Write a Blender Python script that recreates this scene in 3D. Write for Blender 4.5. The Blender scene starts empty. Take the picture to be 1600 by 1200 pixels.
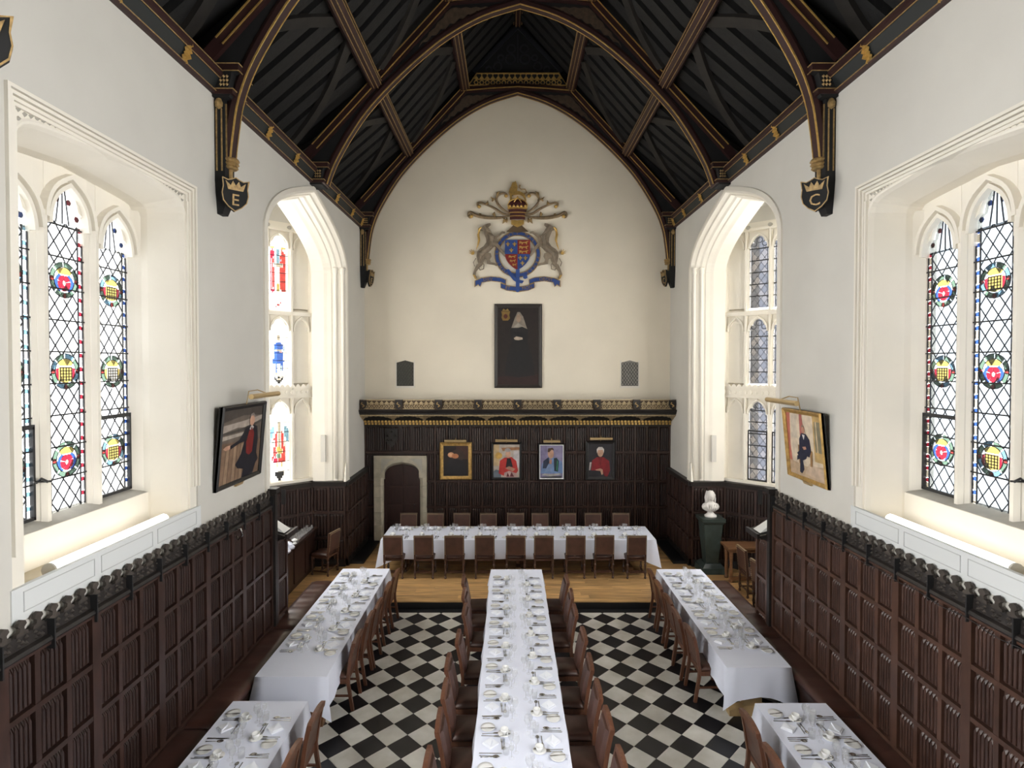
import bpy, bmesh, math, random
from mathutils import Vector, Matrix
RND = random.Random(11)
sc = bpy.context.scene
C = sc.collection
# ------------------------------------------------------------------ camera, sky, exposure
cd = bpy.data.cameras.new('camera'); cam = bpy.data.objects.new('camera', cd); C.objects.link(cam)
cd.sensor_width = 36.0; cd.lens = 36.0 * 880 / 1600
cam.location = (0, 0, 4.7); cam.rotation_euler = (math.radians(90 - 1.1), 0, 0)
cd.shift_x = 0.001875; cd.shift_y = -0.00875
cd.clip_start = 0.05; cd.clip_end = 200
sc.camera = cam
w = bpy.data.worlds.new('overcast_sky'); sc.world = w; w.use_nodes = True
bg = w.node_tree.nodes['Background']
bg.inputs['Color'].default_value = (1.0, 0.992, 0.982, 1); bg.inputs['Strength'].default_value = 10.0
vs = sc.view_settings
vs.view_transform = 'Standard'; vs.look = 'None'; vs.gamma = 1.0; vs.use_curve_mapping = False
vs.exposure = 1.06
sc.cycles.use_denoising = True
sc.cycles.max_bounces = 10; sc.cycles.diffuse_bounces = 6; sc.cycles.transparent_max_bounces = 12
sc.cycles.sample_clamp_indirect = 8.0

CX, UW = 0.19, 3.93            # hall axis and half width (plaster face)
Y_END, Z_DAIS, Y_DAIS = 14.5, 0.14, 10.74
def portal(loc, inward, width, height):
    l = bpy.data.lights.new('daylight_portal', 'AREA'); l.shape = 'RECTANGLE'; l.size = width; l.size_y = height
    l.cycles.is_portal = True
    o = bpy.data.objects.new('daylight_portal', l); C.objects.link(o); o.location = loc
    o.rotation_euler = Vector(inward).to_track_quat('-Z', 'Y').to_euler()
for s in (-1, 1):
    for y in (2.0, 5.46):     # tall windows of the hall
        portal((CX + s * 4.72, y, 4.85), (-s, 0, 0), 2.3, 3.9)
    portal((CX + s * 5.98, 10.75, 4.95), (-s, 0, 0), 2.2, 5.8)      # oriel windows, three faces each
    for d in (-1, 1):
        portal((CX + s * (5.175 + .2), 10.75 + d * (1.62 + .22), 4.95), (-s * .66, -d * .75, 0), 1.4, 5.8)

# ------------------------------------------------------------------ materials
def lin(c):
    return tuple((x / 12.92 if x <= 0.04045 else ((x + 0.055) / 1.055) ** 2.4) for x in c)
def hx(h):
    return lin(tuple(int(h[i:i + 2], 16) / 255 for i in (0, 2, 4)))
MATS = {}
def mat(name, col, rough=0.5, metal=0.0, var=0.0, scale=4.0, stretch=None, bump=0.0, emit=0.0, spec=0.5, col2=None, coat=0.0):
    if name in MATS: return MATS[name]
    m = bpy.data.materials.new(name); m.use_nodes = True; MATS[name] = m
    nt = m.node_tree; b = nt.nodes['Principled BSDF']
    if isinstance(col, str): col = hx(col)
    b.inputs['Base Color'].default_value = (*col, 1)
    b.inputs['Roughness'].default_value = rough; b.inputs['Metallic'].default_value = metal
    b.inputs['Specular IOR Level'].default_value = spec
    if coat: b.inputs['Coat Weight'].default_value = coat; b.inputs['Coat Roughness'].default_value = 0.25
    if emit:
        b.inputs['Emission Color'].default_value = (*col, 1); b.inputs['Emission Strength'].default_value = emit
    if var or bump:
        tc = nt.nodes.new('ShaderNodeTexCoord'); mp = nt.nodes.new('ShaderNodeMapping')
        nt.links.new(tc.outputs['Object'], mp.inputs['Vector'])
        if stretch: mp.inputs['Scale'].default_value = stretch
        oi = nt.nodes.new('ShaderNodeObjectInfo')
        vm = nt.nodes.new('ShaderNodeVectorMath'); vm.operation = 'ADD'
        sc3 = nt.nodes.new('ShaderNodeVectorMath'); sc3.operation = 'SCALE'; sc3.inputs[3].default_value = 37.0
        cb = nt.nodes.new('ShaderNodeCombineXYZ')
        for k in range(3): nt.links.new(oi.outputs['Random'], cb.inputs[k])
        nt.links.new(cb.outputs[0], sc3.inputs[0])
        nt.links.new(mp.outputs[0], vm.inputs[0]); nt.links.new(sc3.outputs[0], vm.inputs[1])
        n = nt.nodes.new('ShaderNodeTexNoise'); n.inputs['Scale'].default_value = scale; n.inputs['Detail'].default_value = 6
        nt.links.new(vm.outputs[0], n.inputs['Vector'])
        if var:
            r = nt.nodes.new('ShaderNodeValToRGB')
            c2 = (hx(col2) if isinstance(col2, str) else col2) if col2 else tuple(min(1, x * (1 + var)) for x in col)
            c1 = tuple(x * (1 - var) for x in col) if not col2 else col
            r.color_ramp.elements[0].position = 0.3; r.color_ramp.elements[0].color = (*c1, 1)
            r.color_ramp.elements[1].position = 0.72; r.color_ramp.elements[1].color = (*c2, 1)
            nt.links.new(n.outputs['Fac'], r.inputs['Fac'])
            hsv = nt.nodes.new('ShaderNodeHueSaturation')
            mr = nt.nodes.new('ShaderNodeMapRange'); mr.inputs[3].default_value = 1 - var * .5; mr.inputs[4].default_value = 1 + var * .5
            nt.links.new(oi.outputs['Random'], mr.inputs[0]); nt.links.new(mr.outputs[0], hsv.inputs['Value'])
            nt.links.new(r.outputs['Color'], hsv.inputs['Color']); nt.links.new(hsv.outputs[0], b.inputs['Base Color'])
        if bump:
            bp = nt.nodes.new('ShaderNodeBump'); bp.inputs['Strength'].default_value = bump; bp.inputs['Distance'].default_value = 0.02
            nt.links.new(n.outputs['Fac'], bp.inputs['Height']); nt.links.new(bp.outputs[0], b.inputs['Normal'])
    return m
def glass(name, col, gloss=0.06):
    if name in MATS: return MATS[name]
    m = bpy.data.materials.new(name); m.use_nodes = True; MATS[name] = m
    nt = m.node_tree; nt.nodes.clear()
    o = nt.nodes.new('ShaderNodeOutputMaterial'); t = nt.nodes.new('ShaderNodeBsdfTransparent'); g = nt.nodes.new('ShaderNodeBsdfGlossy')
    mx = nt.nodes.new('ShaderNodeMixShader'); mx.inputs[0].default_value = gloss
    t.inputs[0].default_value = (*[math.sqrt(x) for x in col], 1)   # two faces per pane; g.inputs['Roughness'].default_value = 0.12
    nt.links.new(t.outputs[0], mx.inputs[1]); nt.links.new(g.outputs[0], mx.inputs[2]); nt.links.new(mx.outputs[0], o.inputs[0])
    return m
plaster = mat('plaster', (0.615, 0.597, 0.548), 0.9, var=0.05, scale=0.9, bump=0.05)
plaster_end = mat('plaster_end', (0.84, 0.77, 0.64), 0.9, var=0.05, scale=0.7, bump=0.06)
stone = mat('painted_stone', (0.79, 0.75, 0.665), 0.75, var=0.03, scale=2)
sillstone = mat('bare_stone', (0.42, 0.40, 0.35), 0.85, var=0.12, scale=6)
doorstone = mat('door_stone', (0.45, 0.41, 0.32), 0.85, var=0.2, scale=5, bump=0.15)
roofblack = mat('roof_black', (0.007, 0.007, 0.0075), 0.8, var=0.3, scale=3, bump=0.2)
rafterblack = mat('rafter_black', (0.0085, 0.0081, 0.008), 0.75, var=0.35, scale=3, stretch=(6, 6, 1), bump=0.3)
roofred = mat('roof_red', (0.032, 0.010, 0.009), 0.55, var=0.2, scale=3)
gold = mat('gilding', (0.62, 0.40, 0.12), 0.38, metal=0.55, var=0.2, scale=20)
dullgold = mat('dull_gilding', (0.36, 0.24, 0.10), 0.5, metal=0.35, var=0.35, scale=25)
palegilt = mat('pale_gilding', (0.40, 0.31, 0.18), 0.5, metal=0.2, var=0.4, scale=30)
bracebrown = mat('brace_brown', (0.019, 0.016, 0.0135), 0.75, var=0.3, scale=5, bump=0.2)
painted_brown = mat('painted_tracery', (0.075, 0.05, 0.032), 0.7, var=0.3, scale=15)
bluegrey = mat('gable_tracery', (0.012, 0.013, 0.018), 0.7)
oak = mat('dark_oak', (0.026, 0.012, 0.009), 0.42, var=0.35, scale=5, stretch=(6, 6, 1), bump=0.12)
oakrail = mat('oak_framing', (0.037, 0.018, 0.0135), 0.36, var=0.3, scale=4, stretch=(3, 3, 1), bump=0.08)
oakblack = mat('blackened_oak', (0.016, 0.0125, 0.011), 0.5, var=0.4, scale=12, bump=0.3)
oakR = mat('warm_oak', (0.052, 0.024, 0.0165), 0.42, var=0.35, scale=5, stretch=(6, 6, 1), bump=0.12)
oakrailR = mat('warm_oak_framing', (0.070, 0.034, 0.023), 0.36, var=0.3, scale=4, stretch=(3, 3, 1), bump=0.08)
doorwood = mat('door_wood', (0.030, 0.011, 0.009), 0.5, var=0.3, scale=4, stretch=(5, 5, 1))
boardwood = mat('floor_board', (0.50, 0.30, 0.125), 0.42, var=0.42, scale=3, stretch=(.6, 8, 8), bump=0.05)
marble_w = mat('white_marble', (0.80, 0.785, 0.735), 0.42, var=0.16, scale=5, col2=(0.64, 0.62, 0.55))
marble_b = mat('black_marble', (0.013, 0.013, 0.015), 0.34, var=0.3, scale=4)
blackstone = mat('black_stone', (0.011, 0.011, 0.013), 0.5, var=0.2, scale=3)
leather = mat('brown_leather', (0.075, 0.035, 0.025), 0.38, var=0.25, scale=7, bump=0.05)
leather_d = mat('dark_leather', (0.060, 0.026, 0.018), 0.36, var=0.25, scale=7, bump=0.05)
chairwood = mat('chair_wood', (0.115, 0.047, 0.026), 0.36, var=0.25, scale=6, stretch=(5, 5, 1))
chairdark = mat('dark_chair_wood', (0.060, 0.026, 0.016), 0.4, var=0.25, scale=6, stretch=(5, 5, 1))
tablewood = mat('table_wood', (0.16, 0.075, 0.033), 0.4, var=0.25, scale=5, stretch=(1, 6, 6))
palewood = mat('pale_table_wood', (0.42, 0.29, 0.14), 0.5, var=0.2, scale=5)
napkinm = mat('napkin_linen', (0.84, 0.87, 0.95), 0.8)
linen = mat('white_linen', (0.75, 0.785, 0.91), 0.85, var=0.015, scale=2)
china = mat('cream_china', (0.80, 0.805, 0.80), 0.25)
silver = mat('cutlery_silver', (0.55, 0.55, 0.54), 0.22, metal=1.0)
chocolate = mat('chocolate', (0.09, 0.03, 0.015), 0.4)
drinkglass = glass('drinking_glass', (0.97, 0.975, 0.98), 0.11)
brass = mat('brass', (0.55, 0.40, 0.20), 0.35, metal=0.5)
studm = mat('brass_stud', (0.5, 0.4, 0.25), 0.35, metal=0.6)
lead = mat('lead', (0.018, 0.02, 0.026), 0.5)
iron = mat('iron', (0.015, 0.015, 0.016), 0.5)
cushionm = mat('bench_leather', (0.062, 0.026, 0.019), 0.33, var=0.25, scale=5, bump=0.08)
whitemarble = mat('bust_marble', (0.72, 0.69, 0.66), 0.55, var=0.06, scale=9)
greenstone = mat('green_pedestal', (0.035, 0.048, 0.042), 0.35, var=0.3, scale=8)
lampwhite = mat('lit_tube', (1.0, 0.97, 0.90), 0.5, emit=1.3)
lampcap = mat('lamp_cap', (0.5, 0.48, 0.43), 0.5)
blackframe = mat('black_frame', (0.014, 0.013, 0.013), 0.4)
goldframe = mat('gold_frame', (0.50, 0.31, 0.10), 0.36, metal=0.5, var=0.3, scale=15)
paper = mat('paper', (0.8, 0.8, 0.78), 0.8)
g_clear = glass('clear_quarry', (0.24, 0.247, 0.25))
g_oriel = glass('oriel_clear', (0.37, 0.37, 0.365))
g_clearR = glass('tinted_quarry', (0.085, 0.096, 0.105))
g_blue = glass('blue_glass', (0.007, 0.020, 0.085))
g_sky = glass('pale_blue_glass', (0.030, 0.058, 0.080))
g_red = glass('red_glass', (0.060, 0.003, 0.007))
g_ruby = glass('bright_red_glass', (0.085, 0.010, 0.009))
g_green = glass('green_glass', (0.026, 0.042, 0.031))
g_yel = glass('yellow_glass', (0.085, 0.066, 0.018))
g_white = glass('painted_white_glass', (0.075, 0.070, 0.060))
g_dark = glass('dark_painted_glass', (0.002, 0.002, 0.002))

# ------------------------------------------------------------------ mesh builder
def sd(s): return lambda p: (CX + s * p[0], p[1], p[2])
class MB:
    def __init__(s): s.v = []; s.f = []; s.m = []; s.g = []
    def add(s, vs, fs, m=0):
        o = len(s.v); s.g.append((o, len(s.f))); s.v += [tuple(x) for x in vs]
        for f in fs: s.f.append([i + o for i in f]); s.m.append(m)
        return s
    def box(s, x0, x1, y0, y1, z0, z1, m=0):
        return s.add([(x, y, z) for x in (x0, x1) for y in (y0, y1) for z in (z0, z1)],
                     [(0, 1, 3, 2), (4, 6, 7, 5), (0, 4, 5, 1), (2, 3, 7, 6), (0, 2, 6, 4), (1, 5, 7, 3)], m)
    def hexa(s, p, m=0):      # 8 points: bottom 4, top 4
        return s.add(p, [(3, 2, 1, 0), (4, 5, 6, 7), (0, 1, 5, 4), (1, 2, 6, 5), (2, 3, 7, 6), (3, 0, 4, 7)], m)
    def prism(s, pts, ax, a, b, m=0):
        f = {'x': lambda p, t: (t, p[0], p[1]), 'y': lambda p, t: (p[0], t, p[1]), 'z': lambda p, t: (p[0], p[1], t)}[ax]
        n = len(pts)
        return s.add([f(p, a) for p in pts] + [f(p, b) for p in pts],
                     [tuple(range(n)), tuple(range(2 * n - 1, n - 1, -1))] + [(i, (i + 1) % n, n + (i + 1) % n, n + i) for i in range(n)], m)
    def loft(s, rows, m=0, closed=False, caps=False):
        n = len(rows[0]); fs = []
        for i in range(len(rows) - 1):
            for j in range(n if closed else n - 1):
                k = (j + 1) % n
                fs.append((i * n + j, i * n + k, (i + 1) * n + k, (i + 1) * n + j))
        if caps: fs += [tuple(range(n - 1, -1, -1)), tuple(range((len(rows) - 1) * n, len(rows) * n))]
        return s.add([p for r in rows for p in r], fs, m)
    def tube(s, pts, r, n=6, m=0):
        pts = [Vector(p) for p in pts]; rows = []
        up = Vector((0, 0, 1))
        for i, p in enumerate(pts):
            t = (pts[min(i + 1, len(pts) - 1)] - pts[max(i - 1, 0)]).normalized()
            a = t.cross(up) if abs(t.dot(up)) < 0.95 else t.cross(Vector((0, 1, 0)))
            a.normalize(); b = t.cross(a)
            rr = r[i] if isinstance(r, (list, tuple)) else r
            rows.append([p + a * (rr * math.cos(2 * math.pi * k / n)) + b * (rr * math.sin(2 * math.pi * k / n)) for k in range(n)])
        return s.loft(rows, m, True, True)
    def lathe(s, prof, n=10, c=(0, 0, 0), m=0, caps=True):
        rows = [[(c[0] + r * math.cos(2 * math.pi * k / n), c[1] + r * math.sin(2 * math.pi * k / n), c[2] + z) for k in range(n)] for r, z in prof]
        return s.loft(rows, m, True, caps)
    def sweep(s, path, prof, fn, m=0, closed=True):
        """path: 2-D points; prof: (in-plane normal offset, perpendicular offset); fn(a,b,t) -> xyz"""
        rows = []
        for i, p in enumerate(path):
            q0 = path[max(i - 1, 0)]; q1 = path[min(i + 1, len(path) - 1)]
            dx, dy = q1[0] - q0[0], q1[1] - q0[1]; L = math.hypot(dx, dy) or 1
            nx, ny = -dy / L, dx / L
            k = 1.0
            if 0 < i < len(path) - 1:
                e = (p[0] - q0[0], p[1] - q0[1]); l2 = math.hypot(*e) or 1
                k = 1 / max(0.45, abs(nx * -e[1] / l2 + ny * e[0] / l2))
            rows.append([fn(p[0] + nx * a * k, p[1] + ny * a * k, t) for a, t in prof])
        return s.loft(rows, m, closed, closed)
    def map(s, fn): s.v = [fn(p) for p in s.v]; return s
    def build(s, name, mats, parent=None, smooth=False, recalc=True):
        me = s.mesh(name, mats, origin(parent), smooth, recalc)
        o = link(name, me, parent)
        if name in {'gilt_leaf', 'lead_cames', 'portcullis_bars', 'spandrel_carving', 'gilt_boss'}: o['kind'] = 'stuff'
        return o
    def each(s, name, mats, parent=None):
        g = s.g + [(len(s.v), len(s.f))]
        for (v0, f0), (v1, f1) in zip(g, g[1:]):
            b = MB(); b.add(s.v[v0:v1], [[i - v0 for i in f] for f in s.f[f0:f1]]); b.build(name, mats, parent)
    def mesh(s, name, mats, off=(0, 0, 0), smooth=False, recalc=True):
        me = bpy.data.meshes.new(name)
        me.from_pydata([(p[0] - off[0], p[1] - off[1], p[2] - off[2]) for p in s.v], [], s.f)
        if not isinstance(mats, (list, tuple)): mats = [mats]
        for x in mats: me.materials.append(x)
        if len(mats) > 1: me.polygons.foreach_set('material_index', s.m)
        if recalc:
            bm = bmesh.new(); bm.from_mesh(me); bmesh.ops.recalc_face_normals(bm, faces=bm.faces); bm.to_mesh(me); bm.free()
        if smooth: me.polygons.foreach_set('use_smooth', [True] * len(me.polygons))
        return me
def origin(p):
    o = Vector((0, 0, 0))
    while p is not None: o = o + p.location; p = p.parent
    return o
def link(name, me, parent=None, loc=None, rz=0.0, rot=None):
    o = bpy.data.objects.new(name, me); C.objects.link(o)
    if parent is not None: o.parent = parent
    if loc is not None: o.location = Vector(loc) - origin(parent)
    if rz: o.rotation_euler = (0, 0, rz)
    if rot: o.rotation_euler = rot
    return o
def tag(o, label=None, cat=None, group=None, kind=None):
    if label: o['label'] = label
    if cat: o['category'] = cat
    if group: o['group'] = group
    if kind: o['kind'] = kind
    return o
def thing(name, label, cat, loc=(0, 0, 0), group=None, kind=None):
    o = bpy.data.objects.new(name, None); C.objects.link(o); o.location = loc; o.empty_display_size = .1
    return tag(o, label, cat, group, kind)
def copy_tree(o, parent=None):
    c = o.copy(); C.objects.link(c); c.parent = parent
    for ch in o.children: copy_tree(ch, c)
    return c
def text_mesh(body, size, mtl, extrude=0.004):
    cu = bpy.data.curves.new('lettering', 'FONT'); cu.body = body; cu.size = size; cu.extrude = extrude
    cu.align_x = 'CENTER'; cu.align_y = 'CENTER'; cu.resolution_u = 2
    ob = bpy.data.objects.new('tmp', cu); C.objects.link(ob)
    bpy.context.view_layer.update()
    me = bpy.data.meshes.new_from_object(ob.evaluated_get(bpy.context.evaluated_depsgraph_get()))
    bpy.data.objects.remove(ob); me.materials.clear(); me.materials.append(mtl)
    return me
def smoothpath(pts, n=6):
    out = []
    P = [pts[0]] + list(pts) + [pts[-1]]
    for i in range(1, len(P) - 2):
        for k in range(n):
            t = k / n
            out.append(tuple(0.5 * (2 * b + (c - a) * t + (2 * a - 5 * b + 4 * c - d) * t * t + (3 * b - a - 3 * c + d) * t ** 3)
                             for a, b, c, d in zip(P[i - 1], P[i], P[i + 1], P[i + 2])))
    out.append(tuple(pts[-1])); return out
def clip(poly, ax, val, keep_less):
    out = []
    for i in range(len(poly)):
        a, b = poly[i - 1], poly[i]
        ia = (a[ax] <= val) == keep_less; ib = (b[ax] <= val) == keep_less
        if ia != ib:
            t = (val - a[ax]) / (b[ax] - a[ax]); out.append((a[0] + (b[0] - a[0]) * t, a[1] + (b[1] - a[1]) * t))
        if ib: out.append(b)
    return out
def area(p): return abs(sum(p[i - 1][0] * p[i][1] - p[i][0] * p[i - 1][1] for i in range(len(p)))) / 2
SIDE = {-1: 'left', 1: 'right'}
ORD = ['first', 'second', 'third', 'fourth', 'fifth', 'sixth', 'seventh', 'eighth', 'ninth', 'tenth']
# ------------------------------------------------------------------ floor
WT = 0.4348; H2 = WT / 2
floor = MB().box(-5.2, 5.6, -4, Y_DAIS, -0.12, -0.006).build('floor', blackstone)
tag(floor, 'black and white chequered marble floor of the hall', 'floor', kind='structure')
tile_v = 0.004
full = [(-H2 + tile_v, 0), (0, -H2 + tile_v), (H2 - tile_v, 0), (0, H2 - tile_v)]
tmesh = {k: MB().prism(full, 'z', -0.006, 0, 0).mesh('tile', m) for k, m in ((0, marble_b), (1, marble_w))}
rest = MB(); Y_EDGE = 10.565
for j in range(-2, 24):
    y = 10.32 - j * H2 + 0 * H2
    for i in range(-6, 15):
        x = -1.736 + i * WT - (H2 if j % 2 else 0) - WT
        if x < -3.9 or x > 4.2: continue
        k = j % 2
        poly = [(x + a, y + b) for a, b in full]
        seen = (-2.75 < x < -0.15 or 0.45 < x < 3.2) and y > 5.4
        c = clip(poly, 1, Y_EDGE, True)
        if len(c) < 3: continue
        if not seen: rest.prism(c, 'z', -0.006, 0, k)
        elif len(c) == 4 and all(q[1] < Y_EDGE for q in c): link('tile', tmesh[k], floor, (x, y, 0))
        else: MB().prism(c, 'z', -0.006, 0).build('tile', [marble_b, marble_w][k], floor)
tag(rest.build('tile_field', [marble_b, marble_w], floor), kind='stuff')
# dais of boards
dais = MB().box(-3.8, 4.2, Y_DAIS, Y_END + .3, -0.1, Z_DAIS - .02)
dais.box(-6.2, -3.7, 8.4, 13.0, -.1, Z_DAIS - .02).box(4.1, 6.6, 8.4, 13.0, -.1, Z_DAIS - .02)
dais = dais.build('floor_dais', blackstone); tag(dais, 'raised wooden dais floor at the far end', 'floor', kind='structure')
def boards(x0, x1, y0, y1, lens):
    y = y0
    while y < y1 - .02:
        x = x0
        x += 0
        first = True
        while x < x1 - .01:
            L = RND.uniform(*lens) * (RND.uniform(.3, 1) if first else 1); first = False
            e = min(x1, x + L)
            MB().box(x + .001, e - .001, y + .0015, min(y + .148, y1) - .0015, Z_DAIS - .02, Z_DAIS + RND.uniform(-.0008, .0008)).build('board', boardwood, dais, recalc=False)
            x = e
        y += .148
boards(-3.74, 4.12, Y_DAIS, 14.45, (1.6, 3.0))
boards(-5.8, -3.72, 8.7, 12.8, (1.2, 2.1)); boards(4.1, 6.2, 8.7, 12.8, (1.2, 2.1))
for s, a, b in ((-1, -3.74, -3.35), (1, 3.73, 4.12)):
    o = MB().box(a, b, 12.78, 14.45, Z_DAIS, Z_DAIS + .035).box(a, b, 12.78, 12.86, Z_DAIS + .035, Z_DAIS + .05).build('floor_border', blackstone)
    tag(o, f'black stone strip along the {SIDE[s]} edge of the dais', 'floor border', kind='structure')

# ------------------------------------------------------------------ walls
def g4(t, k=.45): t = min(1, abs(t)); return k * math.sqrt(max(0, 1 - t ** 4)) + (1 - k) * (1 - t)
BAY0, BAY1, BAYC = 8.65, 12.85, 10.75
def bay_arch(y): return 6.75 + 1.22 * g4((y - BAYC) / 2.1)
WIN = ((.75, 3.25), (4.2, 6.72))
ZW0, ZW1 = 2.9, 6.8
arch_y = [BAYC + 2.1 * math.sin(math.pi / 2 * k / 14) for k in range(-14, 15)]
BAYF = [((4.63, BAY1), (5.72, 11.89)), ((5.72, 11.89), (5.72, 9.61)), ((5.72, 9.61), (4.63, BAY0))]
for s in (-1, 1):
    b = MB(); T = UW + .7
    segs = [(-4, .75), (3.25, 4.2), (6.72, BAY0), (BAY1, Y_END + .4)]
    for a, e in segs: b.box(UW, T, a, e, -.1, 8.3)
    for a, e in WIN: b.box(UW, T, a, e, -.1, ZW0); b.box(UW, T, a, e, ZW1, 8.3)
    b.box(UW, T, BAY1 - .16, BAY1, -.1, 2.04); b.box(UW, T, BAY0, BAY0 + .16, -.1, 2.04)
    poly = [(y, bay_arch(y)) for y in arch_y] + [(BAY1, 8.3), (BAY0, 8.3)]
    b.prism(poly, 'x', UW, T)
    # oriel shell: solid bands below and above the windows, ceiling
    for (p, q) in BAYF:
        e = Vector((q[0] - p[0], q[1] - p[1])); L = e.length; e /= L; n = Vector((-e[1], e[0])) * -1
        n = Vector((e[1] * -1, e[0])); n = n if n[0] >= 0 else -n
        f = lambda a, d, z: (p[0] + e[0] * a + n[0] * d, p[1] + e[1] * a + n[1] * d, z)
        for z0, z1 in ((0, 2.1), (7.75, 8.28)):
            b.hexa([f(-.05, .01, z0), f(L + .05, .01, z0), f(L + .05, .3, z0), f(-.05, .3, z0), f(-.05, .01, z1), f(L + .05, .01, z1), f(L + .05, .3, z1), f(-.05, .3, z1)])
    b.box(UW + .5, 6.2, BAY0 - .2, BAY1 + .2, 8.12, 8.28)
    o = b.map(sd(s)).build('wall_' + SIDE[s], plaster)
    tag(o, f'white plastered {SIDE[s]} side wall of the hall', 'wall', kind='structure')
wall_end = MB().box(-6, 6.4, Y_END, Y_END + .4, -.1, 14).build('wall_end', plaster_end)
tag(wall_end, 'cream plastered gable wall at the far end', 'wall', kind='structure')
o = MB().box(-6, 6.4, -4.4, -4, -.1, 14).build('wall_back', plaster); tag(o, 'plain plastered wall behind the viewer', 'wall', kind='structure')

# moulded oriel arch
for s in (-1, 1):
    path = [(BAY0, .14)] + [(y, bay_arch(y)) for y in arch_y] + [(BAY1, .14)]
    path = [(BAY0, 2.0), (BAY0, 4.5)] + [(y, bay_arch(y)) for y in arch_y] + [(BAY1, 4.5), (BAY1, 2.0)]
    prof = [(.10, -.0), (.10, -.03), (.03, -.045), (-.01, -.03), (-.03, .05), (-.055, .08), (-.06, .07), (-.075, .15), (-.10, .19), (-.105, .27), (-.125, .29), (-.14, .38), (-.16, .45), (-.16, .72)]
    root = MB().sweep(path, prof, lambda a, b_, t: (UW + t, a, b_), closed=False).map(sd(s)).build('trim_' + ('1' if s < 0 else '2'), stone, recalc=False)
    tag(root, f'moulded white stone arch of the {SIDE[s]} oriel bay', 'arch', kind='structure')
    for y, uu in ((BAY1 + .0, -.01), (BAY1 - .14, .09), (BAY1 - .26, .22)):
        pass
    for (yy, dd) in ((BAY1 - .055, .05), (BAY1 - .105, .20)):
        MB().lathe([(.035, 2.1), (.035, 6.72), (.06, 6.76), (.045, 6.8), (.065, 6.84), (.065, 6.88)], 10, (UW + dd, yy, 0)).map(sd(s)).build('shaft', stone, root, smooth=True)
    MB().hexa([(UW - .05, BAY1 - .24, 2.06), (UW + .0, BAY1 - .24, 2.06), (UW + .0, BAY1 + .04, 2.06), (UW - .06, BAY1 + .04, 2.06),
               (UW - .01, BAY1 - .1, 2.45), (UW + .0, BAY1 - .1, 2.45), (UW + .0, BAY1 - .02, 2.45), (UW - .01, BAY1 - .02, 2.45)]).map(sd(s)).build('stop', stone, root)
    MB().box(UW + .42, UW + .52, BAY1 - .22, BAY1 - .165, 2.5, 3.1).map(sd(s)).build('speaker_column', plaster, root)

# ------------------------------------------------------------------ tall hall windows
LIGHTS = [(4.62, 5.11), (5.27, 5.76), (5.92, 6.41)]
def head_z(y):
    t = min(1, abs(y - 5.46) / 1.14); return 6.38 + .34 * (.7 * math.sqrt(1 - t ** 14) + .3 * (1 - t))
def strip(b, ys, lo, hi, d0, d1, m=0):
    for y0, y1 in zip(ys, ys[1:]):
        a0, a1, c0, c1 = lo(y0), lo(y1), hi(y0), hi(y1)
        b.hexa([(d0, y0, a0), (d0, y1, a1), (d1, y1, a1), (d1, y0, a0), (d0, y0, c0), (d0, y1, c1), (d1, y1, c1), (d1, y0, c0)], m)
def cusp(t):   # trefoiled head, t in -1..1, 0..1 high
    t = abs(t)
    if t > .56: return .42 * math.sqrt(max(0, 1 - ((t - .56) / .44) ** 2))
    return .50 + .50 * math.sqrt(max(0, 1 - (t / .56) ** 1.5))
def frange(a, b, n): return [a + (b - a) * k / n for k in range(n + 1)]
def diamonds(a0, a1, z0, z1, dw, dh, skip, put):
    """quarries of a lattice in a rectangle, cut at its edges"""
    n = 0
    for j in range(-1, int((z1 - z0) / (dh / 2)) + 2):
        for i in range(-1, int((a1 - a0) / dw) + 2):
            cx = a0 + i * dw + (dw / 2 if j % 2 else 0); cz = z0 + j * dh / 2
            g = .0035
            p = [(cx - dw / 2 + g, cz), (cx, cz - dh / 2 + g), (cx + dw / 2 - g, cz), (cx, cz + dh / 2 - g)]
            if skip(cx, cz): continue
            q = p
            for ax, v, k in ((0, a0, False), (0, a1, True), (1, z0, False), (1, z1, True)):
                q = clip(q, ax, v, k)
                if len(q) < 3: break
            if len(q) < 3 or area(q) < 4e-4: continue
            put(q, cx, cz, area(q) > area(p) * .99)
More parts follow.
